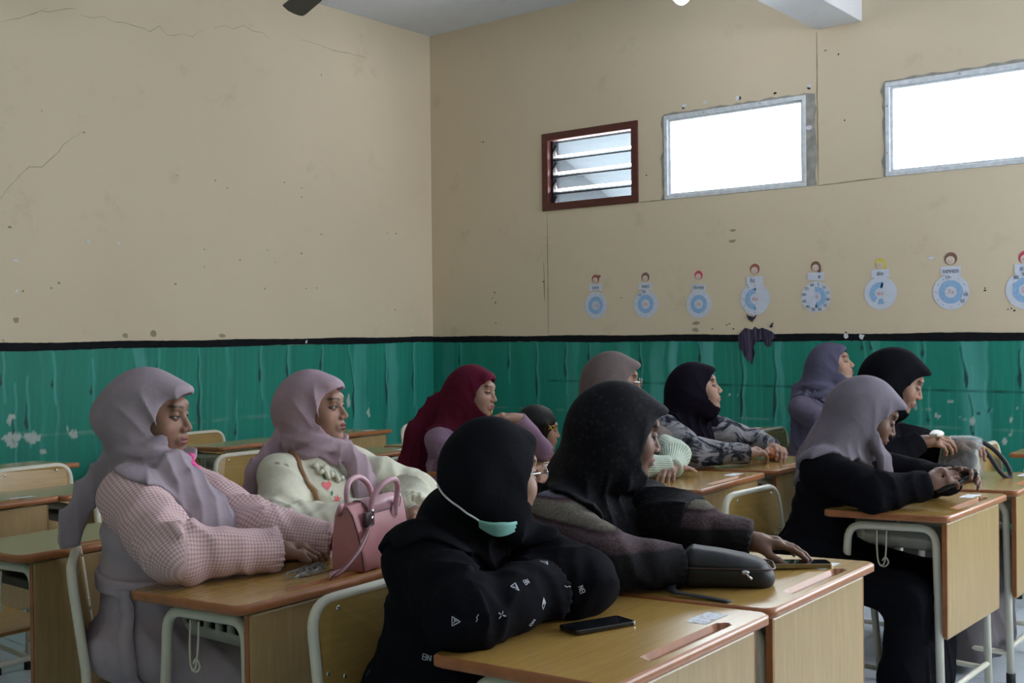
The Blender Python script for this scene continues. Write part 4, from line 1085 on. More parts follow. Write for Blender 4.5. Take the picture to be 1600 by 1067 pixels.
SKIN = dict(light=(.40, .245, .185), mid=(.29, .165, .118), warm=(.23, .122, .085), dark=(.15, .080, .058))
def arm_coords(V, arms):
    """(length along the arm, girth coordinate, which) for woven patterns"""
    best = np.full(len(V), 9.); out = np.zeros((len(V), 3))
    for A in arms:
        acc = 0.
        for a, b in zip(A[:-1], A[1:]):
            a, b = np.asarray(a, float), np.asarray(b, float); ba = b - a; L = np.linalg.norm(ba); u = ba / L
            h = np.clip((V - a) @ u, 0, L); c = a + h[:, None] * u; r = V - c; dd = np.linalg.norm(r, axis=1)
            e1 = np.array((1., 0, 0)) - u * u[0]; e1 /= np.linalg.norm(e1); e2 = np.cross(u, e1)
            ang = np.arctan2(r @ e2, -(r @ e1)); m = dd < best
            out[m, 0] = (acc + (V - a) @ u)[m]; out[m, 1] = (ang * .058)[m]; best[m] = dd[m]; acc += L
    return out

def crease(ph): return np.abs(np.sin(ph * F32(.5))) ** F32(.6) - F32(.62)
def arm_folds(P, A, seed, cuff=.0, af=1.):
    """irregular slanting creases, deepest inside the elbow and above the cuff"""
    acc = 0.; Ls = [np.linalg.norm(A[1] - A[0]), np.linalg.norm(A[2] - A[1])]; best = np.full_like(P[0], 9.); T = np.zeros_like(P[0]); S = np.zeros_like(P[0]); N = np.zeros_like(P[0])
    for k in (0, 1):
        a, b = A[k], A[k + 1]; u = (b - a) / Ls[k]
        t = sum((P[i] - F32(a[i])) * F32(u[i]) for i in range(3)); h = np.clip(t, 0, Ls[k])
        r2 = sum((P[i] - F32(a[i]) - h * F32(u[i])) ** 2 for i in range(3))
        side = np.cross(u, (0, 0, 1.)); side /= np.linalg.norm(side) + 1e-9; nn = np.cross(side, u)
        m = r2 < best; best = np.where(m, r2, best)
        T = np.where(m, acc + h, T); S = np.where(m, sum((P[i] - F32(a[i])) * F32(side[i]) for i in range(3)), S); N = np.where(m, sum((P[i] - F32(a[i])) * F32(nn[i]) for i in range(3)), N); acc += Ls[k]
    w1 = wob((T * 1.0 + S * .55 + N * .25, S * .40 - N * .2, N * .42), seed + 5, 34, 2)
    w2 = wob((T * .9 - S * .5 + N * .4, S * .45, N * .45 + S * .1), seed + 8, 62, 1)
    f = (.55 - np.abs(w1) ** F32(.75)) + .35 * (.5 - np.abs(w2))                 # ridges where the noise crosses zero
    am = F32(.0062 * af) + F32(.0085 * af) * np.exp(-((T - Ls[0]) / .10) ** 2)
    g = np.sin(np.arctan2(S, N) * 19) * F32(cuff * .6) * np.exp(-((T - acc) / .035) ** 2)
    return -f * am + g
def person(name, label, cfg):
    c = dict(girth=1., arm_r=(.062, .052, .040), tone='mid', s=1., yaw=-70, pitch=0, roll=0, lid=.3, hem=(.30, .22), bun=.6, full=1., brim=.5, folds=1., seed=3, dress='black_cloth', scarf='scarf_black',
             lip=(.30, .055, .060), brow=(.030, .018, .014), gaze=(0, 0), tails=(), res=.0078, hres=.0052, fres=.0024, knee=.42, shadow=0., skirt=None, drape=.075, hand_size=.93, blush=.35, face_open=1., legr=1., cuff=0., yb=-.022, arm_f=1., turn=0., cap_folds=1.)
    c.update(cfg)
    pel = np.array((*c['pelvis'], .535)); sh = np.array(c['sh']); hd = np.array(c['head']); g = c['girth']
    root = tag(empty(name, (pel[0], pel[1], 0)), label, 'person')
    aR, aL = [np.array(p, float) for p in c['armR']], [np.array(p, float) for p in c['armL']]
    if not c.get('raw'): aR[0] += (.022, 0, -.030); aL[0] += (-.022, 0, -.030)
    R = head_frame(c['yaw'], c['pitch'], c['roll']); s = c['s']
    nb = sh + np.array((0, .005, .055))
    # ---------------- torso field (shared by dress and scarf)
    tc, ts = math.cos(math.radians(c['turn'])), math.sin(math.radians(c['turn']))
    def turned(P): 
        x, y = P[0] - F32(pel[0]), P[1] - F32(pel[1]); return (x * F32(tc) + y * F32(ts) + F32(pel[0]), -x * F32(ts) + y * F32(tc) + F32(pel[1]), P[2])
    shl = np.array((*(np.array(((tc, ts), (-ts, tc))) @ (sh - pel)[:2] + pel[:2]), sh[2]))       # shoulder centre in the turned frame
    def torso(P, off=0.):
        o = off; P0 = P; P = turned(P); sh = shl
        d = s_ell(P, pel + (0, .0, .0), (.180 * g + o, .150 * g + o, .115 + o))
        d = smin(d, s_ell(P, pel * .62 + sh * .38 + (0, -.012 * g, 0), (.146 * g + o, .122 * g + o, .13 + o)), .08)
        d = smin(d, s_ell(P, pel * .28 + sh * .72 + (0, -.018 * g, -.01), (.148 * g + o, .118 * g + o, .12 + o)), .08)
        d = smin(d, s_cone(P0, aR[0], aL[0], .058 * g ** .5 + o, .058 * g ** .5 + o), .06)
        return smin(d, s_cone(P0, c['sh'] + np.array((0, .01, -.02)), nb, .075 + o, .056 + o), .07)
    def arm(P, A, off=0.):
        r = [v + off for v in c['arm_r']]; u = (A[2] - A[1]) / np.linalg.norm(A[2] - A[1])
        e = s_chain(P, [A[0], A[1], A[2] + u * .02], r, .02); cut = sum((P[i] - F32(A[2][i])) * F32(u[i]) for i in range(3)) - .004
        return smax(e, np.where(sum((P[i] - F32(A[2][i])) ** 2 for i in range(3)) < .02, cut, -1.), .008)
    def legs(P, off=0.):
        d = None; ky = pel[1] - c['knee']; lr = c['legr']; P = turned(P)
        for e in (-1, 1):
            kn = (pel[0] + e * .105 * lr, ky, .455); an = (pel[0] + e * .10 * lr, ky + .03, .09)
            q = smin(s_cone(P, pel + (e * .085, -.02, -.03), kn, .088 * g ** .4 + off, .066 + off), s_cone(P, kn, an, .066 + off, .060 * lr + off), .04)
            d = q if d is None else smin(d, q, .06)
        d = smin(d, s_cone(P, pel + (0, -.05, -.03), (pel[0], ky + .03, .445), .076 + off, .056 + off), .06)
        return smin(d, s_cone(P, (pel[0], ky + .02, .43), (pel[0], ky + .04, .14), .062 + off, .085 * lr + off), .06)
    def body_folds(P):
        th = np.arctan2(P[1] - F32(pel[1]), P[0] - F32(pel[0])); up = np.clip((P[2] - .60) / .1, 0, 1)
        a = crease(P[2] * 74 + 4.5 * wob(P, c['seed'] + 31, 6, 2) + 3 * th) * (.0060 * up + .0015)          # slack across the trunk
        b = crease((P[0] - pel[0]) * 90 + 3.0 * wob(P, c['seed'] + 37, 7, 2) + P[2] * 22) * .0085 * (1 - up)       # skirt lines
        return (a + b) * c['folds']
    pts = np.array([pel, sh, *aR, *aL, (pel[0], pel[1] - c['knee'], .5)])
    lo, hi = pts.min(0) - .22, pts.max(0) + .22; lo[2] = .03; hi[2] = max(aR[0][2], aL[0][2], sh[2]) + .12
    fd = Field(lo, hi, c['res']); sleeves_apart = c.get('sleeve')
    trunk = lambda P: smin(torso(P), legs(P), .06) + body_folds(P)
    def sleeves(P): return np.minimum(arm(P, aR) + arm_folds(P, aR, c['seed'], c['cuff'], c['arm_f']), arm(P, aL) + arm_folds(P, aL, c['seed'] + 2, c['cuff'], c['arm_f']))
    if sleeves_apart:
        dr, vv = sdf_obj('dress', fd, trunk, c['dress'], root)
        sl, vs = sdf_obj('sleeves', fd, lambda P: np.maximum(smin(sleeves(P), s_cone(P, aR[0], aL[0], .056, .056), .02) - .004, -(smin(torso(P), legs(P), .06) + .014)), sleeves_apart, root)
        set_vec_attr(sl.data, arm_coords(vs, (aR, aL)), 'arm'); set_vec_attr(dr.data, arm_coords(vv, (aR, aL)), 'arm')
    else:
        dr, vv = sdf_obj('dress', fd, lambda P: smin(trunk(P), sleeves(P), .03), c['dress'], root)
        ac = arm_coords(vv, (aR, aL))
        if c.get('yoke'):
            y0, y1 = c['yoke']; ac[:, 2] = np.clip((vv[:, 2] - y0) / (y1 - y0), 0, 1)      # woven band rises towards the neck
        set_vec_attr(dr.data, ac, 'arm')
    if c['skirt']:
        dr.data.materials.append(MATS[c['skirt']]); me = dr.data
        zz = np.empty(len(me.vertices) * 3, F32); me.vertices.foreach_get('co', zz); ls = np.empty(len(me.loops), np.int32); me.loops.foreach_get('vertex_index', ls)
        me.polygons.foreach_set('material_index', (zz[2::3][ls[::4]] < .56).astype(np.int32))
    # ---------------- skin: head, neck, trunk, arms and hands in one mesh
    tone = np.array(SKIN[c['tone']]); parts, cols = [], []
    ext = .135 * s
    fh = Field(hd - (ext, ext, .15 * s), hd + (ext, ext, .135 * s), c['fres'])
    def face(P): return smin(face_sdf(to_local(P, hd, R), s, c['lid'], c['full']), s_cone(P, hd + R @ np.array((0, .018, -.05)) * s, nb, .050 * s, .055), .03)
    p, q = fh.mesh(face); Lv = ((p - hd) @ R).T
    parts.append((p, q)); cols.append(paint_face(Lv, s, tone, c['lip'], c['brow'], c['blush'], c['lid'], c['shadow']))
    fb = Field(lo, hi, .016)
    p, q = fb.mesh(lambda P: smin(torso(P) + .028, smin(s_chain(P, aR, (.034, .030, .024)), s_chain(P, aL, (.034, .030, .024)), .01), .03)); parts.append((p, q)); cols.append(np.tile(tone, (len(p), 1)))
    for side, A_, hk in ((1, aR, 'handR'), (-1, aL, 'handL')):
        if c.get(hk) is None: continue
        h = c[hk]; w = A_[2]; fo = w + (A_[1] - w) * .35
        tip = w + np.array(h['d']) / np.linalg.norm(h['d']) * .10
        lo2 = np.minimum.reduce([w, fo, tip]) - .085; hi2 = np.maximum.reduce([w, fo, tip]) + .085
        p, q = Field(lo2, hi2, .0023).mesh(lambda P: hand_sdf(P, w, h['d'], h['n'], side, h.get('curl', (.35, .4, .45, .5)), h.get('thumb', .5), c['hand_size'], h.get('spread', .05), fo))
        parts.append((p, q)); cols.append(np.tile(tone * h.get('shade', 1.0), (len(p), 1)))
    join_meshes('body', parts, 'skin', root, cols)
    if c['lid'] < .9: eye_balls(root, hd, R, s, c['gaze'])
    # ---------------- scarf
    if c['scarf']:
        hf, hb = c['hem']                                   # how far the cape falls below the shoulder line, front and back
        lo = np.minimum.reduce([hd - .17 * s, sh - (.30, .24, max(hf, hb) + .06)]); hi = np.maximum.reduce([hd + .17 * s, sh + (.30, .26, .1)])
        for tl in c['tails']:
            tp = np.array(tl['p']); lo = np.minimum(lo, tp.min(0) - .08); hi = np.maximum(hi, tp.max(0) + .08)
        fs = Field(lo, hi, c['hres'])
        def scarf(P):
            L = to_local(P, hd, R)
            cap = skull(L, s, .0125 * s)
            cap = smin(cap, s_ell(L, (0, .086 * s, -.012 * s), (.064 * s, .032 * s + .034 * c['bun'], .072 * s)), .05)
            cap = smin(cap, s_ell(L, (0, -.066 * s, .074 * s), (.050 * s, .026 * s + .020 * c['brim'], .020 * s)), .035)
            cap = smin(cap, s_ell(L, (0, -.030 * s, -.128 * s), (.052 * s, .046 * s, .030 * s)), .035)
            ang = np.arctan2(L[2] + F32(.115 * s), L[1] + F32(.075 * s)); rad = np.sqrt((L[2] + .115 * s) ** 2 + (L[1] + .075 * s) ** 2)
            cap = cap + c['cap_folds'] * .0062 * crease(ang * 15 + 3.2 * wob(P, c['seed'] + 3, 11, 2)) * np.clip((rad - .055) / .05, 0, 1) * np.clip((.215 - rad) / .06, 0, 1)
            neck = s_cone(P, hd + R @ np.array((0, .016, -.07)) * s, nb + (0, -.002, .0), .066 * s, .080)
            d = smin(cap, neck, .045)
            if c['drape'] > 0:
                dp = c['drape']
                d = smin(d, s_cone(P, hd + R @ np.array((0, .05, .01)) * s, sh + (0, .06, -.02), .060 * s, dp + .025), .06)
                for e, A_ in ((-1, aR), (1, aL)): d = smin(d, s_cone(P, hd + R @ np.array((e * .035, .03, -.03)) * s, sh * .45 + A_[0] * .55 + (0, .01, .02), .046 * s, dp - .015), .05)
            body_d = np.minimum(torso(P, .0), np.minimum(s_chain(P, [aR[0], aR[1]], (c['arm_r'][0], c['arm_r'][1])), s_chain(P, [aL[0], aL[1]], (c['arm_r'][0], c['arm_r'][1])))) - .014
            front = np.clip(.5 - (P[1] - sh[1]) / .22, 0, 1)
            fall = hf * front + hb * (1 - front)
            th = np.arctan2(P[1] - nb[1], P[0] - nb[0]); rr = np.sqrt((P[0] - nb[0]) ** 2 + (P[1] - nb[1]) ** 2)
            hemz = sh[2] + .06 - fall + np.abs(P[0] - sh[0]) / c.get('cape_w', 1.) * .55 + .010 * np.sin(th * 9 + 1)
            if max(hf, hb) > .03: d = smin(d, smax(body_d, hemz - P[2], .010), .03)
            down = np.clip((hd[2] - .085 * s - P[2]) / .08, 0, 1)
            d = d + down * .0125 * c['folds'] * crease(th * 15 + 3.4 * wob(P, c['seed'] + 9, 7, 2) + P[2] * 10) * np.clip(rr / .10, .3, 1)
            if c.get('wrap'):
                for k in range(3):
                    cc = nb + np.array((0, -.012, .022 - .026 * k)); tilt = (.22, -.16, .20)[k]
                    q = np.sqrt((np.sqrt((P[0] - cc[0]) ** 2 + ((P[1] - cc[1]) / 1.05) ** 2) - (.078 + .012 * k)) ** 2 + ((P[2] - cc[2] + (.35, .1, .25)[k] * (P[1] - cc[1]) - tilt * (P[0] - cc[0])) / 1.25) ** 2) - .0165
                    d = smin(d, q + .003 * crease(th * 6 + P[2] * 190 + k), .010)
            for tl in c['tails']:
                n_ = tl['n']; lat = P[0] * n_[1] - P[1] * n_[0]
                d = smin(d, s_strip(P, tl['p'], tl['w'], tl.get('t', .016), n_) + .0060 * crease(lat * 150 + 3 * wob(P, c['seed'] + 15, 8, 2)), .025)
            # face opening: the edge runs from the brow back past the cheek and under the chin
            fo = c['face_open']; zc = -.0205 * s
            op = np.sqrt((L[0] / (.074 * s * fo)) ** 2 + ((L[2] - zc) / (.0880 * s)) ** 2) - 1
            op = smax(op * .06 * s, L[1] - (c['yb'] * s - .30 * (L[2] + .02 * s)), .026)
            return smax(d, -op, .005)
        sc, vs_ = sdf_obj('headscarf', fs, scarf, c['scarf'], root)
    return root, dict(hd=hd, R=R, s=s, root=root, nb=nb, sh=sh, pel=pel, torso=torso, legs=legs, aR=aR, aL=aL)
def rel(I, v):
    """head-local point -> coordinates relative to the person's origin"""
    return tuple(np.array(I['hd']) + I['R'] @ (np.array(v) * I['s']) - np.array(I['root'].location))
def wr_(I, p): return tuple(np.array(p) - np.array(I['root'].location))
def spectacles(I, dark='black_iron'):
    g = empty('glasses', parent=I['root'])
    for e in (-1, 1):
        pts = [rel(I, (e * .033 + .024 * math.cos(a), -.112 + .004 * abs(math.cos(a)), -.001 + .020 * math.sin(a))) for a in np.linspace(0, 2 * math.pi, 18, endpoint=False)]
        tube('rim', pts, .0012, dark, g, 6, True)
        mesh_obj('lens', pts, [tuple(range(len(pts)))], 'lens_glass', g)
        tube('temple', [rel(I, (e * .057, -.110, .004)), rel(I, (e * .071, -.06, .006)), rel(I, (e * .074, -.02, .004))], .0016, dark, g, 6)
    tube('bridge', [rel(I, (-.010, -.113, .004)), rel(I, (0, -.116, .007)), rel(I, (.010, -.113, .004))], .0012, dark, g, 6)
    return g
# ------------------------------------------------------------------ the people (numbers are metres in the room)
_, I1 = person('person', 'stout woman in mauve-grey scarf with pink gingham sleeves, hand on the pink bag strap', dict(
    pelvis=(1.715, 2.62), sh=(1.72, 2.655, .965), head=(1.724, 2.655, 1.132), yaw=-58, pitch=4, girth=1.22, full=1.12, seed=3, tone='warm', cuff=.006,
    turn=32, raw=True, armR=((1.608, 2.575, .925), (1.585, 2.345, .812), (1.828, 2.275, .790)), armL=((1.835, 2.73, .925), (1.93, 2.42, .80), (2.02, 2.27, .785)), arm_r=(.078, .066, .046),
    handR=dict(d=(.80, -.60, -.10), n=(-.05, -.35, 1), curl=(.42, .45, .5, .55), thumb=.7), handL=dict(d=(.5, -.8, -.05), n=(0, 0, 1)),
    dress='dress_mauve', sleeve='gingham_pink', scarf='scarf_mauve_grey', hem=(.13, .10), cape_w=.9, bun=1.6, brim=.9, wrap=True, arm_f=2.0, cap_folds=2.1, hres=.0045, drape=.045, lid=.35, gaze=(15, 0), lip=(.20, .045, .050),
    tails=(dict(p=((1.65, 2.75, 1.0), (1.622, 2.80, .93), (1.600, 2.838, .85), (1.590, 2.852, .79)), w=(.034, .034, .036, .030), n=(.6, .75, .1), t=.011),
           dict(p=((1.70, 2.535, .99), (1.735, 2.505, .92), (1.77, 2.475, .84), (1.80, 2.46, .79)), w=(.05, .07, .085, .085), n=(-.2, 1, .25), t=.018))))
_, I2 = person('person', 'woman in mauve-pink scarf and cream embroidered blouse behind the handbag', dict(
    pelvis=(2.43, 2.745), sh=(2.43, 2.82, .935), head=(2.432, 2.800, 1.102), yaw=-66, pitch=-2, girth=1.0, seed=14, tone='mid', cuff=.006, raw=True,
    armR=((2.285, 2.80, .895), (2.205, 2.69, .735), (2.42, 2.43, .785)), armL=((2.575, 2.80, .895), (2.66, 2.58, .81), (2.485, 2.405, .785)), arm_r=(.068, .080, .054),
    handR=dict(d=(.9, -.4, -.05), n=(0, 0, 1)), handL=dict(d=(-.45, -.9, -.05), n=(.1, 0, 1), curl=(.3, .35, .4, .45)),
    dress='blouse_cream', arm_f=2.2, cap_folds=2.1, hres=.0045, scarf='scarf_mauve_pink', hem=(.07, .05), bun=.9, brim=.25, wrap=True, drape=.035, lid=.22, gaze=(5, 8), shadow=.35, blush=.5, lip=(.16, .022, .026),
    tails=(dict(p=((2.47, 2.70, .97), (2.50, 2.66, .90), (2.525, 2.64, .80), (2.535, 2.62, .74)), w=(.035, .042, .048, .052), n=(.1, 1, .2), t=.016),
           dict(p=((2.34, 2.87, .99), (2.27, 2.90, .90), (2.25, 2.92, .78)), w=(.04, .04, .035), n=(.3, 1, 0), t=.016))))
_, I3 = person('person', 'woman in long maroon scarf resting her chin on her bent hand', dict(
    pelvis=(3.86, 3.49), sh=(3.87, 3.46, .905), head=(3.905, 3.375, 1.067), yaw=-72, pitch=4, roll=6, girth=.98, seed=25, tone='light',
    armR=((3.71, 3.44, .88), (3.66, 3.30, .80), (3.86, 3.20, .785)), armL=((4.03, 3.42, .88), (4.12, 3.15, .79), (3.996, 3.180, .945)), arm_r=(.062, .050, .034),
    handR=dict(d=(.9, -.1, -.05), n=(0, 0, 1)), handL=dict(d=(-.75, .60, .12), n=(-.05, -.25, 1), curl=(.45, .55, .6, .65), thumb=.4),
    dress='gingham_purple', scarf='scarf_maroon', hem=(.12, .20), cape_w=.9, bun=1.2, brim=.0, drape=.062, lid=.6, gaze=(10, -10), lip=(.34, .07, .08),
    tails=(dict(p=((3.83, 3.53, .99), (3.76, 3.58, .86), (3.74, 3.61, .70), (3.735, 3.63, .58)), w=(.075, .085, .085, .08), n=(.45, .9, 0), t=.03),)))
_, I5 = person('person', 'woman in taupe scarf and glasses with a mint ribbed sleeve', dict(
    pelvis=(3.97, 2.69), sh=(3.96, 2.69, .94), head=(3.962, 2.625, 1.130), yaw=-50, pitch=4, girth=1.0, seed=36, tone='mid', knee=.42, raw=True,
    armR=((3.80, 2.68, .92), (3.76, 2.44, .80), (3.93, 2.35, .785)), armL=((4.12, 2.66, .92), (4.075, 2.40, .815), (3.95, 2.34, .775)), arm_r=(.066, .060, .044),
    handR=dict(d=(.95, -.28, -.10), n=(0, 0, 1), curl=(.1, .1, .12, .15)), handL=dict(d=(-.9, -.3, -.05), n=(0, 0, 1)),
    dress='ribbed_mint', scarf='scarf_taupe', hem=(.26, .30), bun=.8, brim=.8, drape=.085, lid=.3, cap_folds=.4))
_, I6 = person('person', 'woman in black scarf and tie-dye sleeves looking up to the right', dict(
    pelvis=(4.63, 2.70), sh=(4.61, 2.66, .89), head=(4.605, 2.590, 1.070), yaw=-57, pitch=-9, girth=.98, seed=47, tone='light', cuff=.004, raw=True,
    armR=((4.45, 2.67, .885), (4.34, 2.44, .80), (4.50, 2.275, .79)), armL=((4.77, 2.64, .885), (4.87, 2.42, .80), (4.80, 2.30, .79)), arm_r=(.068, .060, .042),
    handR=dict(d=(.93, -.30, .08), n=(-.1, -.3, 1), curl=(.35, .4, .45, .5), thumb=.5), handL=dict(d=(-.55, -.75, .02), n=(.1, -.3, 1), curl=(.5, .5, .55, .6)),
    dress='tie_dye', scarf='scarf_navy_black', hem=(.27, .12), cape_w=.36, bun=.9, brim=.5, drape=.05, lid=.2, gaze=(10, 14), lip=(.30, .05, .05)))
_, I7 = person('person', 'woman in plain black with a green face mask under her chin', dict(
    pelvis=(1.82, 1.70), sh=(1.83, 1.635, .875), head=(1.852, 1.545, 1.036), yaw=-12, pitch=2, girth=1.08, seed=58, tone='mid', s=.99,
    armR=((1.70, 1.645, .885), (1.625, 1.44, .800), (1.86, 1.40, .805)), armL=((1.985, 1.61, .885), (1.965, 1.40, .80), (1.85, 1.46, .80)), arm_r=(.080, .072, .060), cuff=.004, arm_f=1.6,
    handR=dict(d=(.9, .15, -.1), n=(0, -.2, 1)), handL=dict(d=(-.9, .1, -.08), n=(0, 0, 1)),
    dress='black_cloth', scarf='scarf_black', hem=(.10, .16), bun=.3, brim=.0, drape=.0, lid=.2, cap_folds=.35))
_, I8 = person('person', 'woman in figured black scarf and dark jacket reaching for a phone', dict(
    pelvis=(2.48, 1.80), sh=(2.475, 1.735, .895), head=(2.492, 1.635, 1.078), yaw=-42, pitch=12, girth=1.08, seed=69, tone='dark', s=1.03,
    armR=((2.30, 1.735, .885), (2.165, 1.46, .80), (2.305, 1.345, .785)), armL=((2.65, 1.70, .875), (2.585, 1.44, .815), (2.632, 1.330, .795)), arm_r=(.080, .072, .048), cuff=.004,
    handR=dict(d=(1, .05, -.06), n=(0, 0, 1)), handL=dict(d=(.45, -.88, -.06), n=(-.1, 0, 1), curl=(.22, .24, .28, .34), thumb=.6),
    dress='woven_yoke', yoke=(.775, .955), scarf='scarf_black_figured', hem=(.20, .09), cape_w=.7, bun=.8, brim=1.3, drape=.075, lid=.4, cap_folds=.5, yb=-.046))
_, I9 = person('person', 'woman in slate-blue scarf by the wall gazing up to the right', dict(
    pelvis=(5.99, 2.66), sh=(6.0, 2.60, .955), head=(6.03, 2.515, 1.142), yaw=-74, pitch=-12, girth=1.0, seed=80, tone='light',
    armR=((5.84, 2.63, .93), (5.81, 2.42, .80), (5.96, 2.27, .79)), armL=((6.16, 2.61, .93), (6.20, 2.40, .80), (6.08, 2.27, .79)), arm_r=(.066, .056, .042),
    handR=dict(d=(.8, -.5, 0), n=(0, 0, 1)), handL=dict(d=(-.4, -.9, 0), n=(0, 0, 1)), dress='dress_slate', scarf='scarf_slate', hem=(.12, .10), bun=1.1, brim=.0, wrap=True, drape=.03, lid=.55, gaze=(10, 0),
    tails=(dict(p=((5.96, 2.69, 1.0), (5.90, 2.66, .92), (5.865, 2.64, .80), (5.86, 2.63, .70)), w=(.04, .05, .05, .045), n=(1, .5, 0), t=.016),)))
_, I10 = person('person', 'woman in black scarf looking down into the clear plastic bag', dict(
    pelvis=(4.63, 1.80), sh=(4.60, 1.76, .935), head=(4.605, 1.640, 1.127), yaw=-66, pitch=24, girth=1.0, seed=91, tone='mid', s=1.04, skirt='skirt_grey', legr=1.7, knee=.50,
    armR=((4.435, 1.755, .915), (4.40, 1.62, .81), (4.505, 1.515, .885)), armL=((4.76, 1.74, .915), (4.80, 1.50, .80), (4.72, 1.42, .86)), arm_r=(.068, .060, .044),
    handR=dict(d=(.30, -.93, .06), n=(-.5, -.1, .85), curl=(.4, .45, .5, .55), thumb=.5), handL=dict(d=(-.35, -.9, .05), n=(.3, -.1, 1), curl=(.4, .45, .5, .5)),
    dress='black_cloth', scarf='scarf_black', hem=(.22, .28), bun=.9, brim=.9, drape=.07, lid=.6, gaze=(0, -20), lip=(.22, .05, .05), cap_folds=.5))
_, I11 = person('person', 'woman in grey-mauve scarf and black clothes bent over a phone', dict(
    pelvis=(3.80, 1.64), sh=(3.87, 1.595, .885), head=(3.925, 1.505, 1.037), yaw=-58, pitch=26, girth=1.06, seed=102, tone='dark', s=1.03, knee=.375, legr=1.4,
    armR=((3.70, 1.595, .875), (3.645, 1.375, .795), (3.765, 1.245, .815)), armL=((4.04, 1.57, .875), (4.06, 1.36, .79), (3.94, 1.22, .815)), arm_r=(.076, .066, .048),
    handR=dict(d=(.62, -.70, .42), n=(-.45, -.25, .75), curl=(.45, .5, .5, .55), thumb=.6), handL=dict(d=(-.25, -.85, .3), n=(.6, -.1, .6), curl=(.5, .5, .5, .5)),
    dress='black_cloth', scarf='scarf_grey_mauve', hem=(.09, .20), cape_w=1.1, bun=.9, brim=1.0, drape=.065, lid=.7,
    tails=(dict(p=((3.885, 1.455, .935), (3.89, 1.43, .87), (3.895, 1.415, .815)), w=(.026, .028, .022), n=(.3, 1, .2), t=.010),)))
# ---- the child
_, I4 = person('person', 'small child with black hair and a gold hair clip in red', dict(
    pelvis=(4.58, 3.60), sh=(4.56, 3.55, .725), head=(4.552, 3.485, .838), yaw=-45, pitch=6, girth=.72, seed=113, tone='light', s=.93,
    armR=((4.455, 3.56, .71), (4.43, 3.45, .56), (4.50, 3.36, .62)), armL=((4.665, 3.54, .71), (4.69, 3.42, .56), (4.62, 3.34, .62)), arm_r=(.042, .036, .028), knee=.30, hand_size=.7,
    dress='red_shirt', scarf=None, handR=dict(d=(.5, -.8, 0), n=(0, 0, 1)), handL=dict(d=(-.4, -.8, 0), n=(0, 0, 1))))
hd4, R4 = I4['hd'], I4['R']
def hair4(P):
    L = to_local(P, hd4, R4); s = .93
    d = s_ell(L, (0, .022, .034), (.086, .104, .094)); d = smin(d, s_ell(L, (0, .055, -.05), (.080, .058, .085)), .03)
    for e in (-1, 1): d = smin(d, s_cone(L, (e * .070, -.015, .03), (e * .070, -.012, -.085), .022, .018), .02)
    ph = np.arctan2(L[0], L[1] - .02) * 60 + 3 * wob(P, 5, 30, 2)
    d = d + .0016 * np.sin(ph)
    op = np.sqrt((L[0] / .057) ** 2 + ((L[2] + .055) / .085) ** 2) - 1       # fringe stays on the brow
    return smax(d, -smax(op * .05, L[1] + .030, .008), .005)
sdf_obj('hair', Field(hd4 - .16, hd4 + .16, .0032), hair4, 'hair_black', I4['root'])
cl = empty('hair_clip', parent=I4['root'])
for e in (-1, 1):
    tube('clip_loop', [rel(I4, (e * .0 - .088, -.045 + e * .014 + .012 * math.cos(a), .022 + .010 * math.sin(a))) for a in np.linspace(0, 2 * math.pi, 14, endpoint=False)], .0035, 'gold', cl, 6, True)
uv_sphere('clip_bead', rel(I4, (-.092, -.045, .022)), .006, 'gold', cl, 10, 8)
# ------------------------------------------------------------------ worn details
from mathutils.bvhtree import BVHTree
def surf(I, *names):
    """surface of the named clothing of a person, in coordinates relative to the person"""
    vs, fs = [], []
    for ch in I['root'].children:
        if ch.type == 'MESH' and ch.name.split('.')[0] in names:
            b = len(vs); vs += [v.co.copy() for v in ch.data.vertices]; fs += [[b + i for i in p.vertices] for p in ch.data.polygons]
    return BVHTree.FromPolygons(vs, fs)
def decal(I, bvh, p, shape, size, mat, name, rot=0., off=.0015, parent=None):
    """small flat print laid onto the cloth around world point p; shape in (u, v) units"""
    loc, n, i, d = bvh.find_nearest(Vector(wr_(I, p)))
    u = Vector((0, 0, 1)).cross(n); u = u.normalized() if u.length > .05 else Vector((1, 0, 0)); v = n.cross(u)
    u, v = u * math.cos(rot) + v * math.sin(rot), v * math.cos(rot) - u * math.sin(rot)
    bm = bmesh.new()
    for poly in shape:
        vv = []
        for a, b in poly:
            q, n2, _, _ = bvh.find_nearest(loc + (u * a + v * b) * size); vv.append(bm.verts.new(q + n2 * off))
        bm.faces.new(vv)
    me = bpy.data.meshes.new(name); bm.to_mesh(me); bm.free(); me.materials.append(MATS[mat])
    return link(bpy.data.objects.new(name, me), parent or I['root'])
def bar(x0, y0, x1, y1, w):
    d = Vector((x1 - x0, y1 - y0)).normalized() * (w / 2); return [(x0 - d.y, y0 + d.x), (x1 - d.y, y1 + d.x), (x1 + d.y, y1 - d.x), (x0 + d.y, y0 - d.x)]
TRI = [bar(-1, -.8, 1, -.8, .22), bar(-1, -.8, 0, 1, .22), bar(1, -.8, 0, 1, .22), bar(-.4, -.5, .4, -.5, .2), bar(0, -.5, 0, .3, .2)]
DIA = [[(0, 1.2), (-.6, .1), (.6, .1)], bar(-.6, -.05, 0, -1.2, .18), bar(.6, -.05, 0, -1.2, .18), bar(-.6, -.05, .6, -.05, .18)]
XXX = [bar(-.9, -.6, -.2, -.1, .22), bar(.9, -.6, .2, -.1, .22), bar(-.7, .8, -.15, .2, .22), bar(.7, .8, .15, .2, .22)]
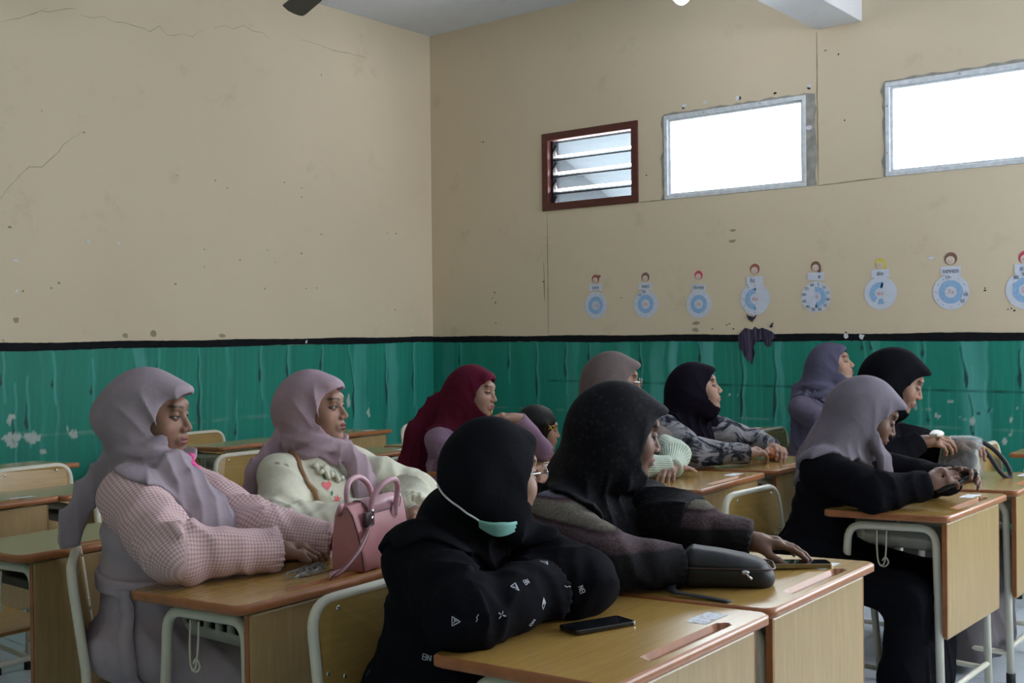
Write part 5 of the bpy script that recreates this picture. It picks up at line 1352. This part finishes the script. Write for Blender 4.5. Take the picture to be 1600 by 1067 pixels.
BN = [bar(-1, -.7, -1, .7, .2), bar(-1, .7, -.3, .7, .2), bar(-1, 0, -.3, 0, .2), bar(-1, -.7, -.3, -.7, .2), bar(-.25, -.7, -.25, .7, .2), bar(.1, -.7, .1, .7, .2), bar(.1, .7, .7, -.7, .2), bar(.75, -.7, .75, .7, .2)]
SHD = [bar(-.8, .7, 0, -1, .18), bar(.8, .7, 0, -1, .18), bar(-.8, .7, .8, .7, .18), bar(-.45, .45, 0, -.45, .15), bar(.45, .45, 0, -.45, .15)]
SQ = [bar(-.6, -.8, -.1, -.2, .2), bar(-.1, -.2, -.3, .2, .2), bar(-.3, .2, .4, .8, .2)]
b7 = surf(I7, 'dress')
for sh_, p, rot, sz in ((TRI, (1.56, 1.404, .797), 2.6, .009), (SQ, (1.59, 1.371, .804), .2, .008), (XXX, (1.645, 1.358, .80), .2, .008), (SHD, (1.699, 1.366, .842), .3, .010), (DIA, (1.77, 1.351, .799), .1, .011),
                     (BN, (1.745, 1.36, .765), 1.2, .008), (BN, (1.734, 1.366, .846), .2, .007), (SQ, (1.84, 1.342, .823), 1.8, .009), (BN, (1.895, 1.343, .805), 1.9, .008), (BN, (1.684, 1.592, .668), -.2, .010),
                     (TRI, (1.827, 1.391, .867), .4, .009), (SHD, (1.85, 1.375, .85), 1., .008), (SQ, (1.68, 1.767, .602), .3, .010), (XXX, (1.62, 1.45, .70), .4, .008)):
    decal(I7, b7, p, sh_, sz, 'print_white', 'printed_motif', rot)
# face mask pulled down under the chin, with its loop running back over the scarf
b7s = surf(I7, 'headscarf', 'dress')
mk = empty('face_mask', parent=I7['root'])
def on7(p, off):
    q, n, _, _ = b7s.find_nearest(Vector(wr_(I7, p))); return q + n * off
rows = []
for j in range(7):
    t = j / 6
    a = np.array((1.770, 1.520, .956 - .026 * t)); m = np.array((1.806, 1.498, .952 - .046 * t)); e = np.array((1.842, 1.482, .947 - .030 * t))
    rows.append([on7((1 - u) ** 2 * a + 2 * u * (1 - u) * m + u * u * e, .004 + .004 * (j % 2) + .006 * math.sin(math.pi * u)) for u in np.linspace(0, 1, 9)])
vs = [p for r in rows for p in r]; mesh_obj('mask_cloth', vs, [(9 * j + i, 9 * j + i + 1, 9 * j + i + 10, 9 * j + i + 9) for j in range(6) for i in range(8)], 'mask_green', mk, True)
tube('ear_loop', [on7(p, .003) for p in spline([(1.720, 1.610, 1.022), (1.728, 1.585, 1.010), (1.735, 1.545, .986), (1.752, 1.530, .968), (1.772, 1.520, .953)], 5)], .0022, 'mask_white', mk, 6)
spectacles(I7, 'chrome'); spectacles(I5, 'chrome')
# woman one: belt with a hanging tie, pink bow on the far shoulder
def belt1(P):
    t = smin(I1['torso'](P), I1['legs'](P), .06); zc = .705 + .05 * (P[1] - 2.62)
    return np.maximum(np.maximum(t - .011, -(t + .006)), np.abs(P[2] - zc) - .021)
sdf_obj('belt', Field((1.42, 2.34, .62), (2.02, 2.90, .79), .005), belt1, 'dress_mauve', I1['root'])
b1 = surf(I1, 'dress')
tie = [(1.562, 2.535, .70), (1.560, 2.525, .66), (1.552, 2.512, .60), (1.547, 2.495, .54), (1.545, 2.485, .49), (1.55, 2.46, .42)]
L_, R_ = [], []
for p in spline(tie, 5):
    q, n, _, _ = b1.find_nearest(Vector(wr_(I1, p))); t_ = n.cross(Vector((0, 0, 1))).normalized()
    L_.append(q + n * .012 - t_ * .019); R_.append(q + n * .012 + t_ * .019)
n_ = len(L_); th_ = Vector((0, 0, 0))
bt = mesh_obj('belt_tie', L_ + R_, [(i, i + 1, n_ + i + 1, n_ + i) for i in range(n_ - 1)], 'dress_mauve', I1['root'], True)
md = bt.modifiers.new('thick', 'SOLIDIFY'); md.thickness = .003
bow = empty('bow_brooch', parent=I1['root'])
for a in range(6):
    uv_sphere('petal', wr_(I1, (1.772 + .007 * math.cos(a), 2.552 - .005 * a % .01, 1.012 + .011 * math.sin(a * 1.05))), .010, 'pink_bow', bow, 10, 8, (1, .6, .8))
tube('ribbon', [wr_(I1, p) for p in spline([(1.776, 2.55, 1.005), (1.792, 2.542, .985), (1.800, 2.535, .968)], 4)], [.008] * 9, 'pink_bow', bow, 6, flat=((0, 1, 0), .3))
# woman two: shoulder strap, ruffled collar, embroidered flowers
b2 = surf(I2, 'dress')
def on2(p, off):
    q, n, _, _ = b2.find_nearest(Vector(wr_(I2, p))); return q + n * off
def strap_on(name, pts, w, mat, onf, parent, off=.004):
    P = [Vector(onf(p, off)) for p in spline(pts, 6)]; Lh, Rh = [], []
    for i, p in enumerate(P):
        d = (P[min(i + 1, len(P) - 1)] - P[max(0, i - 1)]).normalized(); v = Vector((_f.x, _f.y, 0)); t_ = d.cross(Vector((.6, .8, 0))).normalized()
        Lh.append(p - t_ * w / 2); Rh.append(p + t_ * w / 2)
    n = len(P); o = mesh_obj(name, Lh + Rh, [(i, i + 1, n + i + 1, n + i) for i in range(n - 1)], mat, parent, True)
    o.modifiers.new('thick', 'SOLIDIFY').thickness = .003; return o
strap_on('bag_strap', [(2.318, 2.80, .955), (2.305, 2.725, .915), (2.32, 2.69, .87), (2.345, 2.68, .80), (2.36, 2.67, .74)], .020, 'leather_tan', on2, I2['root'])
for k in range(2):
    pts = [on2((2.35 + .03 * k + .055 * u, 2.705 - .01 * k - .02 * u, .93 - .012 * k - .05 * u + .01 * math.sin(u * 15)), .006 + .006 * math.sin(u * 22)) for u in np.linspace(0, 1, 22)]
    tube('collar_ruffle', pts, .008, 'blouse_cream', I2['root'], 8)
HEART = [[(0, -1), (.9, 0), (.95, .55), (.5, .9), (0, .6), (-.5, .9), (-.95, .55), (-.9, 0)]]
FLW = [[(0, 0), (.35 * math.cos(a) - .2 * math.sin(a), .35 * math.sin(a) + .2 * math.cos(a)), (math.cos(a), math.sin(a)), (.35 * math.cos(a) + .2 * math.sin(a), .35 * math.sin(a) - .2 * math.cos(a))] for a in np.linspace(0, 6.28, 7)[:-1]]
LEAF = [[(0, -1), (.4, 0), (0, 1), (-.4, 0)]]
for shp, p, rot, sz, mt in ((HEART, (2.375, 2.675, .865), 0, .017, 'flower_pink'), (LEAF, (2.372, 2.68, .898), .3, .013, 'flower_green'), (LEAF, (2.385, 2.68, .893), -.8, .012, 'flower_green'), (FLW, (2.40, 2.665, .815), .3, .018, 'flower_pink'),
                        (LEAF, (2.385, 2.67, .835), -.4, .012, 'flower_green'), (LEAF, (2.31, 2.70, .885), 0, .011, 'flower_blue'), (LEAF, (2.245, 2.765, .935), 1.2, .012, 'mark_smudge'), (LEAF, (2.262, 2.743, .932), .7, .011, 'mark_smudge'), (FLW, (2.42, 2.66, .77), 0, .014, 'flower_pink')):
    decal(I2, b2, p, shp, sz, mt, 'embroidered_flower' if shp is not LEAF else 'embroidered_leaf', rot)
def bangle(I, c, axis, r, mat, name, th=.003):
    a = Vector(axis).normalized(); u = a.orthogonal().normalized(); w = a.cross(u)
    return tube(name, [Vector(wr_(I, c)) + (u * math.cos(t) + w * math.sin(t)) * r for t in np.linspace(0, 2 * math.pi, 20, endpoint=False)], th, mat, I['root'], 6, True)
bangle(I2, np.array((2.485, 2.405, .785)) + np.array((-.45, -.9, -.05)) * .010, (-.45, -.9, -.05), .026, 'silver', 'wrist_watch', .0045)
bangle(I3, (3.988, 3.185, .940), np.array((3.988, 3.185, .940)) - np.array((4.12, 3.15, .79)), .030, 'gold', 'bracelet')
bangle(I3, (3.895, 3.262, .975), (-.75, .6, .12), .012, 'gold', 'finger_ring', .0025)
# woman nine: lanyard card
b9 = surf(I9, 'dress', 'headscarf')
def on9(p, off):
    q, n, _, _ = b9.find_nearest(Vector(wr_(I9, p))); return q + n * off
strap_on('lanyard', [(5.90, 2.60, .98), (5.86, 2.55, .90), (5.85, 2.53, .82), (5.86, 2.52, .75)], .012, 'scarf_slate', on9, I9['root'])
c9 = on9((5.862, 2.515, .715), .012); R9 = Matrix.Rotation(math.radians(-52), 4, 'Z') @ Matrix.Rotation(.35, 4, 'Y')
cd = box('name_card', -.021, .021, -.001, .001, -.03, .03, 'paper_white', I9['root'], .0006, 1); cd.data.transform(Matrix.Translation(c9) @ R9)
# woman ten: checked collar edge, white tissue in the hand
# ------------------------------------------------------------------ things on the desks
def rr_loft(levels, name, mat, parent, smooth=True, cap=True):
    bm = bmesh.new(); prev = None
    for (z, hl, hd_, r, ox) in levels:
        ring = [bm.verts.new((x + ox, y, z)) for x, y in rrect(-hl, hl, -hd_, hd_, min(r, hl * .98, hd_ * .98), 4)]
        if prev:
            for i in range(len(ring)): bm.faces.new((prev[i], prev[(i + 1) % len(ring)], ring[(i + 1) % len(ring)], ring[i]))
        elif cap: bm.faces.new(ring[::-1])
        prev = ring
    if cap: bm.faces.new(prev)
    return bm_obj(name, bm, mat, parent, smooth)
zb = desk_z(1, 2, 2.03, 2.11)
bag = tag(empty('handbag', (2.035, 2.125, zb), math.radians(14)), 'small pink leather handbag with two rolled handles', 'handbag')
rr_loft([(0, .108, .048, .012, 0), (.004, .113, .053, .014, 0), (.05, .119, .050, .014, 0), (.10, .124, .042, .012, 0), (.145, .130, .030, .010, 0), (.166, .134, .018, .008, 0), (.170, .134, .014, .006, 0)], 'bag_body', 'leather_pink', bag)
for s in (-1, 1):
    tube('side_seam', [(s * .112, -.048, .004), (s * .118, -.046, .05), (s * .123, -.038, .10), (s * .129, -.026, .145), (s * .134, -.012, .168)], .0014, 'leather_edge', bag, 6)
    tube('side_wing', [(s * .128, .012, .150), (s * .138, .0, .168), (s * .150, -.004, .178)], [.012, .011, .004], 'leather_pink_light', bag, 8, flat=((0, 1, 0), .45))
# top flap over the front, edged dark
def sheet(name, pts, w, mat, parent, edge=None, ax=(1, 0, 0)):
    a = Vector(ax); P = [Vector(p) for p in pts]; n = len(P); ww = w if hasattr(w, '__len__') else [w] * n
    o = mesh_obj(name, [p - a * q / 2 for p, q in zip(P, ww)] + [p + a * q / 2 for p, q in zip(P, ww)], [(i, i + 1, n + i + 1, n + i) for i in range(n - 1)], mat, parent, True)
    o.modifiers.new('thick', 'SOLIDIFY').thickness = .0028
    if edge:
        tube('edge_paint', [p - a * q / 2 for p, q in zip(P, ww)] + [p + a * q / 2 for p, q in zip(P[::-1], ww[::-1])], .0013, edge, o, 5, True)
    return o
sheet('top_flap', spline([(0.02, .020, .166), (0.02, .0, .1745), (0.02, -.021, .168), (0.02, -.029, .158), (0.02, -.0345, .140)], 4), [.175] * 13 + [.168, .16, .15, .14], 'leather_pink_light', bag, 'leather_edge')
for s, yy in ((-1, -.036), (1, .028)):
    hp = spline([(-.062, yy, .118), (-.062, yy * 1.15, .165), (-.056, yy * 1.35, .193), (-.028, yy * 1.65, .218), (.02, yy * 1.7, .222), (.052, yy * 1.45, .200), (.061, yy * 1.2, .165), (.062, yy, .120)], 5)
    tube('rolled_handle', hp, .0078, 'leather_pink_light', bag, 10)
    for x in (-.062, .062): uv_sphere('handle_tab', (x, yy * (1.0 if s < 0 else .95), .128), .020, 'leather_pink_light', bag, 14, 8, (.85, .22, 1.25))
for k, (x, y, z) in enumerate(((-.085, -.046, .142), (-.074, -.050, .132), (-.078, -.048, .118), (-.092, -.044, .128), (-.070, -.049, .150))): uv_sphere('buckle_stud', (x, y, z), .008, 'chrome', bag, 10, 8, (1, .6, 1))
bx_ = box('buckle', -.104, -.060, -.052, -.040, .112, .152, 'leather_edge', bag, .006, 2, True)
st = spline([(-.082, -.050, .112), (-.120, -.062, .092), (-.160, -.064, .062), (-.200, -.052, .030), (-.222, -.030, .010), (-.205, -.010, .004), (-.165, -.006, .004), (-.13, .0, .004)], 6)
def flat_strap(name, pts, w, mat, parent, edge=None, nrm=(0, 1, .3)):
    P = [Vector(p) for p in pts]; Lh, Rh = [], []; nv = Vector(nrm)
    for i, p in enumerate(P):
        d = (P[min(i + 1, len(P) - 1)] - P[max(0, i - 1)]).normalized(); t_ = d.cross(nv).normalized(); Lh.append(p - t_ * w / 2); Rh.append(p + t_ * w / 2)
    n = len(P); o = mesh_obj(name, Lh + Rh, [(i, i + 1, n + i + 1, n + i) for i in range(n - 1)], mat, parent, True); o.modifiers.new('thick', 'SOLIDIFY').thickness = .0025
    if edge:
        for E_ in (Lh, Rh): tube('edge_paint', E_, .0012, edge, o, 5)
    return o
flat_strap('shoulder_strap', [(x, y, max(z, .010)) for x, y, z in st], .017, 'leather_pink_light', bag, 'leather_edge')
# clear trinket bundle with a dark cord, left of the handbag
zk = desk_z(1, 2, 1.86, 2.17)
ky = tag(empty('key_bundle', (1.862, 2.165, zk), math.radians(8)), 'clear plastic key bundle with a dark cord beside the handbag', 'keys')
for k, (x, y, r, a) in enumerate(((-.055, 0, .022, 0), (-.02, .008, .020, .4), (.012, .0, .018, -.3), (.04, .012, .016, .2))):
    tube('clear_ring', [(x + r * 1.5 * math.cos(t) , y + r * .7 * math.sin(t), .006 + .005 * math.sin(t + a) + .003) for t in np.linspace(0, 6.283, 18, endpoint=False)], .0026, 'clear_plastic', ky, 6, True)
    tube('key_blade', [(x - .01, y - .006, .004), (x + .03, y + .008, .006)], .0022, 'wire_steel', ky, 6)
tube('cord', [(p[0], p[1], .003) for p in spline([(-.06, -.015, 0), (-.02, -.03, 0), (.04, -.028, 0), (.10, -.03, 0), (.14, -.022, 0)], 6)], .0014, 'leather_edge', ky, 5)
# phones
def phone(loc, rot, label, name='phone', edge='phone_black', L=.150, W=.072, T=.0085, tilt=None, sub='phones of the women'):
    o = tag(empty(name, loc), label, 'phone', sub); o.rotation_euler = rot
    p = prism('phone_shell', rrect(-L / 2, L / 2, -W / 2, W / 2, .010, 5), 0, T, edge, o, .0018, False)
    prism('phone_screen', rrect(-L / 2 + .003, L / 2 - .003, -W / 2 + .003, W / 2 - .003, .008, 5), T, T + .0004, 'phone_screen', o)
    prism('camera_bump', rrect(-L / 2 + .008, -L / 2 + .03, -W / 2 + .008, -W / 2 + .03, .006, 4), -.0012, .0005, 'phone_black', o)
    box('side_button', -.01, .02, W / 2 - .0004, W / 2 + .0008, T * .35, T * .65, 'chrome', o)
    return o
tl = math.atan2(DZS - DZF, DD)
phone((1.885, 1.297, desk_z(1, 1, 1.885, 1.297) + .0016), (tl, 0, math.radians(-22)), 'black phone lying on the nearest desk by the black sleeve')
phone((2.655, 1.200, desk_z(2, 1, 2.655, 1.2) + .0016), (tl, 0, math.radians(-54)), 'phone in a gold-edged case under the reaching hand', edge='phone_gold', L=.158, T=.012)
pd = (np.array((3.905, 1.115, .862)) - np.array((3.845, 1.240, .785))); ln = np.linalg.norm(pd)
ph3 = phone((0, 0, 0), (0, 0, 0), 'black phone held up in the hands of the woman in grey scarf', L=.150, T=.010)
ex = Vector(pd / ln); ey = Vector((-.85, -.45, 0)); ey = (ey - ex * ey.dot(ex)).normalized(); ez = ex.cross(ey)
Mx = Matrix((ex, ey, ez)).transposed().to_4x4(); Mx.translation = Vector((3.875, 1.178, .823)) - ez * .005; ph3.matrix_world = Mx; ph3.location = Mx.translation; ph3.rotation_euler = Mx.to_euler()
# black pouch with zip and strap
zp = desk_z(2, 1, 2.37, 1.27)
po = tag(empty('belt_pouch', (2.375, 1.258, zp), math.radians(-60)), 'soft black zipped pouch on the second desk', 'pouch')
def rbox(P, c, h, r):
    q = [np.abs(P[i] - F32(c[i])) - F32(h[i] - r) for i in range(3)]
    return np.sqrt(sum(np.maximum(v, 0) ** 2 for v in q)) + np.minimum(np.maximum(np.maximum(q[0], q[1]), q[2]), 0) - r
def pouch_f(P):
    z = P[2]; w = 1 + .10 * np.sin(P[0] * 18)
    d = rbox((P[0], P[1] / (w * (1 - 1.6 * np.maximum(P[0], 0))), z / (1 - 2.2 * np.maximum(P[0] - .0, -.08)) - .018 * np.cos(P[0] * 9) + .016), (0, 0, .040), (.112, .062, .042), .040)
    d = d + .0025 * crease(P[0] * 60 + 3 * wob(P, 7, 20, 2)) * np.clip(z / .04, 0, 1)
    d = np.where(np.abs(z - .052) < .004, d + .0022, d)
    return np.maximum(d, -z + .001)
def local_sdf(name, lo, hi, h, fn, mat, parent):
    p, q = Field(lo, hi, h).mesh(fn); me = bpy.data.meshes.new(name); me.from_pydata(p.tolist(), [], q.tolist()); me.polygons.foreach_set('use_smooth', [True] * len(me.polygons)); me.materials.append(MATS[mat]); me.update()
    return link(bpy.data.objects.new(name, me), parent)
local_sdf('pouch_body', (-.15, -.1, -.01), (.15, .1, .12), .0035, pouch_f, 'pouch_black', po)
tube('zip', [(x, y, .0505 + .002 * math.cos(x * 9)) for x, y in [(p[0] * 1.0, p[1] * 1.0) for p in rrect(-.111, .111, -.062, .062, .034, 6)]], .0022, 'leather_edge', po, 6, True)
uv_sphere('zip_pull', (.04, -.066, .046), .0075, 'chrome', po, 10, 8, (1.4, .6, .8)); tube('zip_tab', [(.04, -.068, .045), (.055, -.074, .032)], .003, 'chrome', po, 6)
flat_strap('pouch_strap', [(p[0], p[1], max(.006, p[2])) for p in spline([(-.095, -.035, .03), (-.13, -.06, .012), (-.12, -.115, .006), (-.06, -.15, .006), (0, -.19, .006)], 6)], .022, 'pouch_black', po, None, (0, 0, 1))
# clear plastic bag with dark strap, and the tissue
zc_ = desk_z(4, 1, 4.66, 1.42)
cb = tag(empty('plastic_bag', (4.665, 1.405, zc_)), 'greyish clear plastic bag with a dark strap loop', 'bag')
def cbag(P):
    z = P[2]; t = np.clip(z / .18, 0, 1)
    d = rbox((P[0] / (1 - .35 * t), P[1] / (1 - .15 * t) + .02 * t, z), (0, 0, .085), (.085, .085, .085), .03)
    return np.maximum(d * .8 + .007 * crease(P[0] * 50 + P[1] * 38 + 4 * wob(P, 17, 14, 2)), -z + .002)
local_sdf('bag_film', (-.13, -.13, -.01), (.13, .13, .21), .005, cbag, 'bag_film', cb)
for k in range(3): uv_sphere('wrapped_bundle', (-.02 + .03 * k, .01 - .02 * k, .045 + .012 * k), .035, 'scarf_slate', cb, 14, 10, (1, .8, 1))
tube('strap', spline([(.02, -.085, .15), (.035, -.125, .12), (.045, -.165, .07), (.045, -.185, .025), (.035, -.175, .010), (.02, -.150, .035), (.01, -.12, .085), (.005, -.095, .12)], 6), .0095, 'strap_dark', cb, 8, flat=((1, 0, 0), .5))
ts_ = tag(empty('tissue', (4.530, 1.455, .918)), 'crumpled white tissue in the hand above the plastic bag', 'tissue')
def tis(P): return s_ell(P, (0, 0, 0), (.042, .024, .013)) + .011 * crease(P[0] * 130 + P[1] * 160 + P[2] * 60 + 5 * wob(P, 23, 30, 2))
local_sdf('tissue_fold', (-.06, -.05, -.04), (.06, .05, .04), .0032, tis, 'tissue_white', ts_)
# orange snack in its wrapper, peeled fruit
sn = tag(empty('snack_packet', (4.735, 2.262, desk_z(4, 2, 4.73, 2.26))), 'crumpled orange snack packet held on the desk by two hands', 'snack')
def snk(P): return np.maximum(s_ell(P, (0, 0, .032), (.046, .036, .034)) + .007 * crease(P[0] * 80 + P[2] * 70 + 4 * wob(P, 29, 26, 2)), -P[2] + .001)
local_sdf('packet', (-.07, -.06, -.01), (.07, .06, .09), .0034, snk, 'snack_orange', sn)
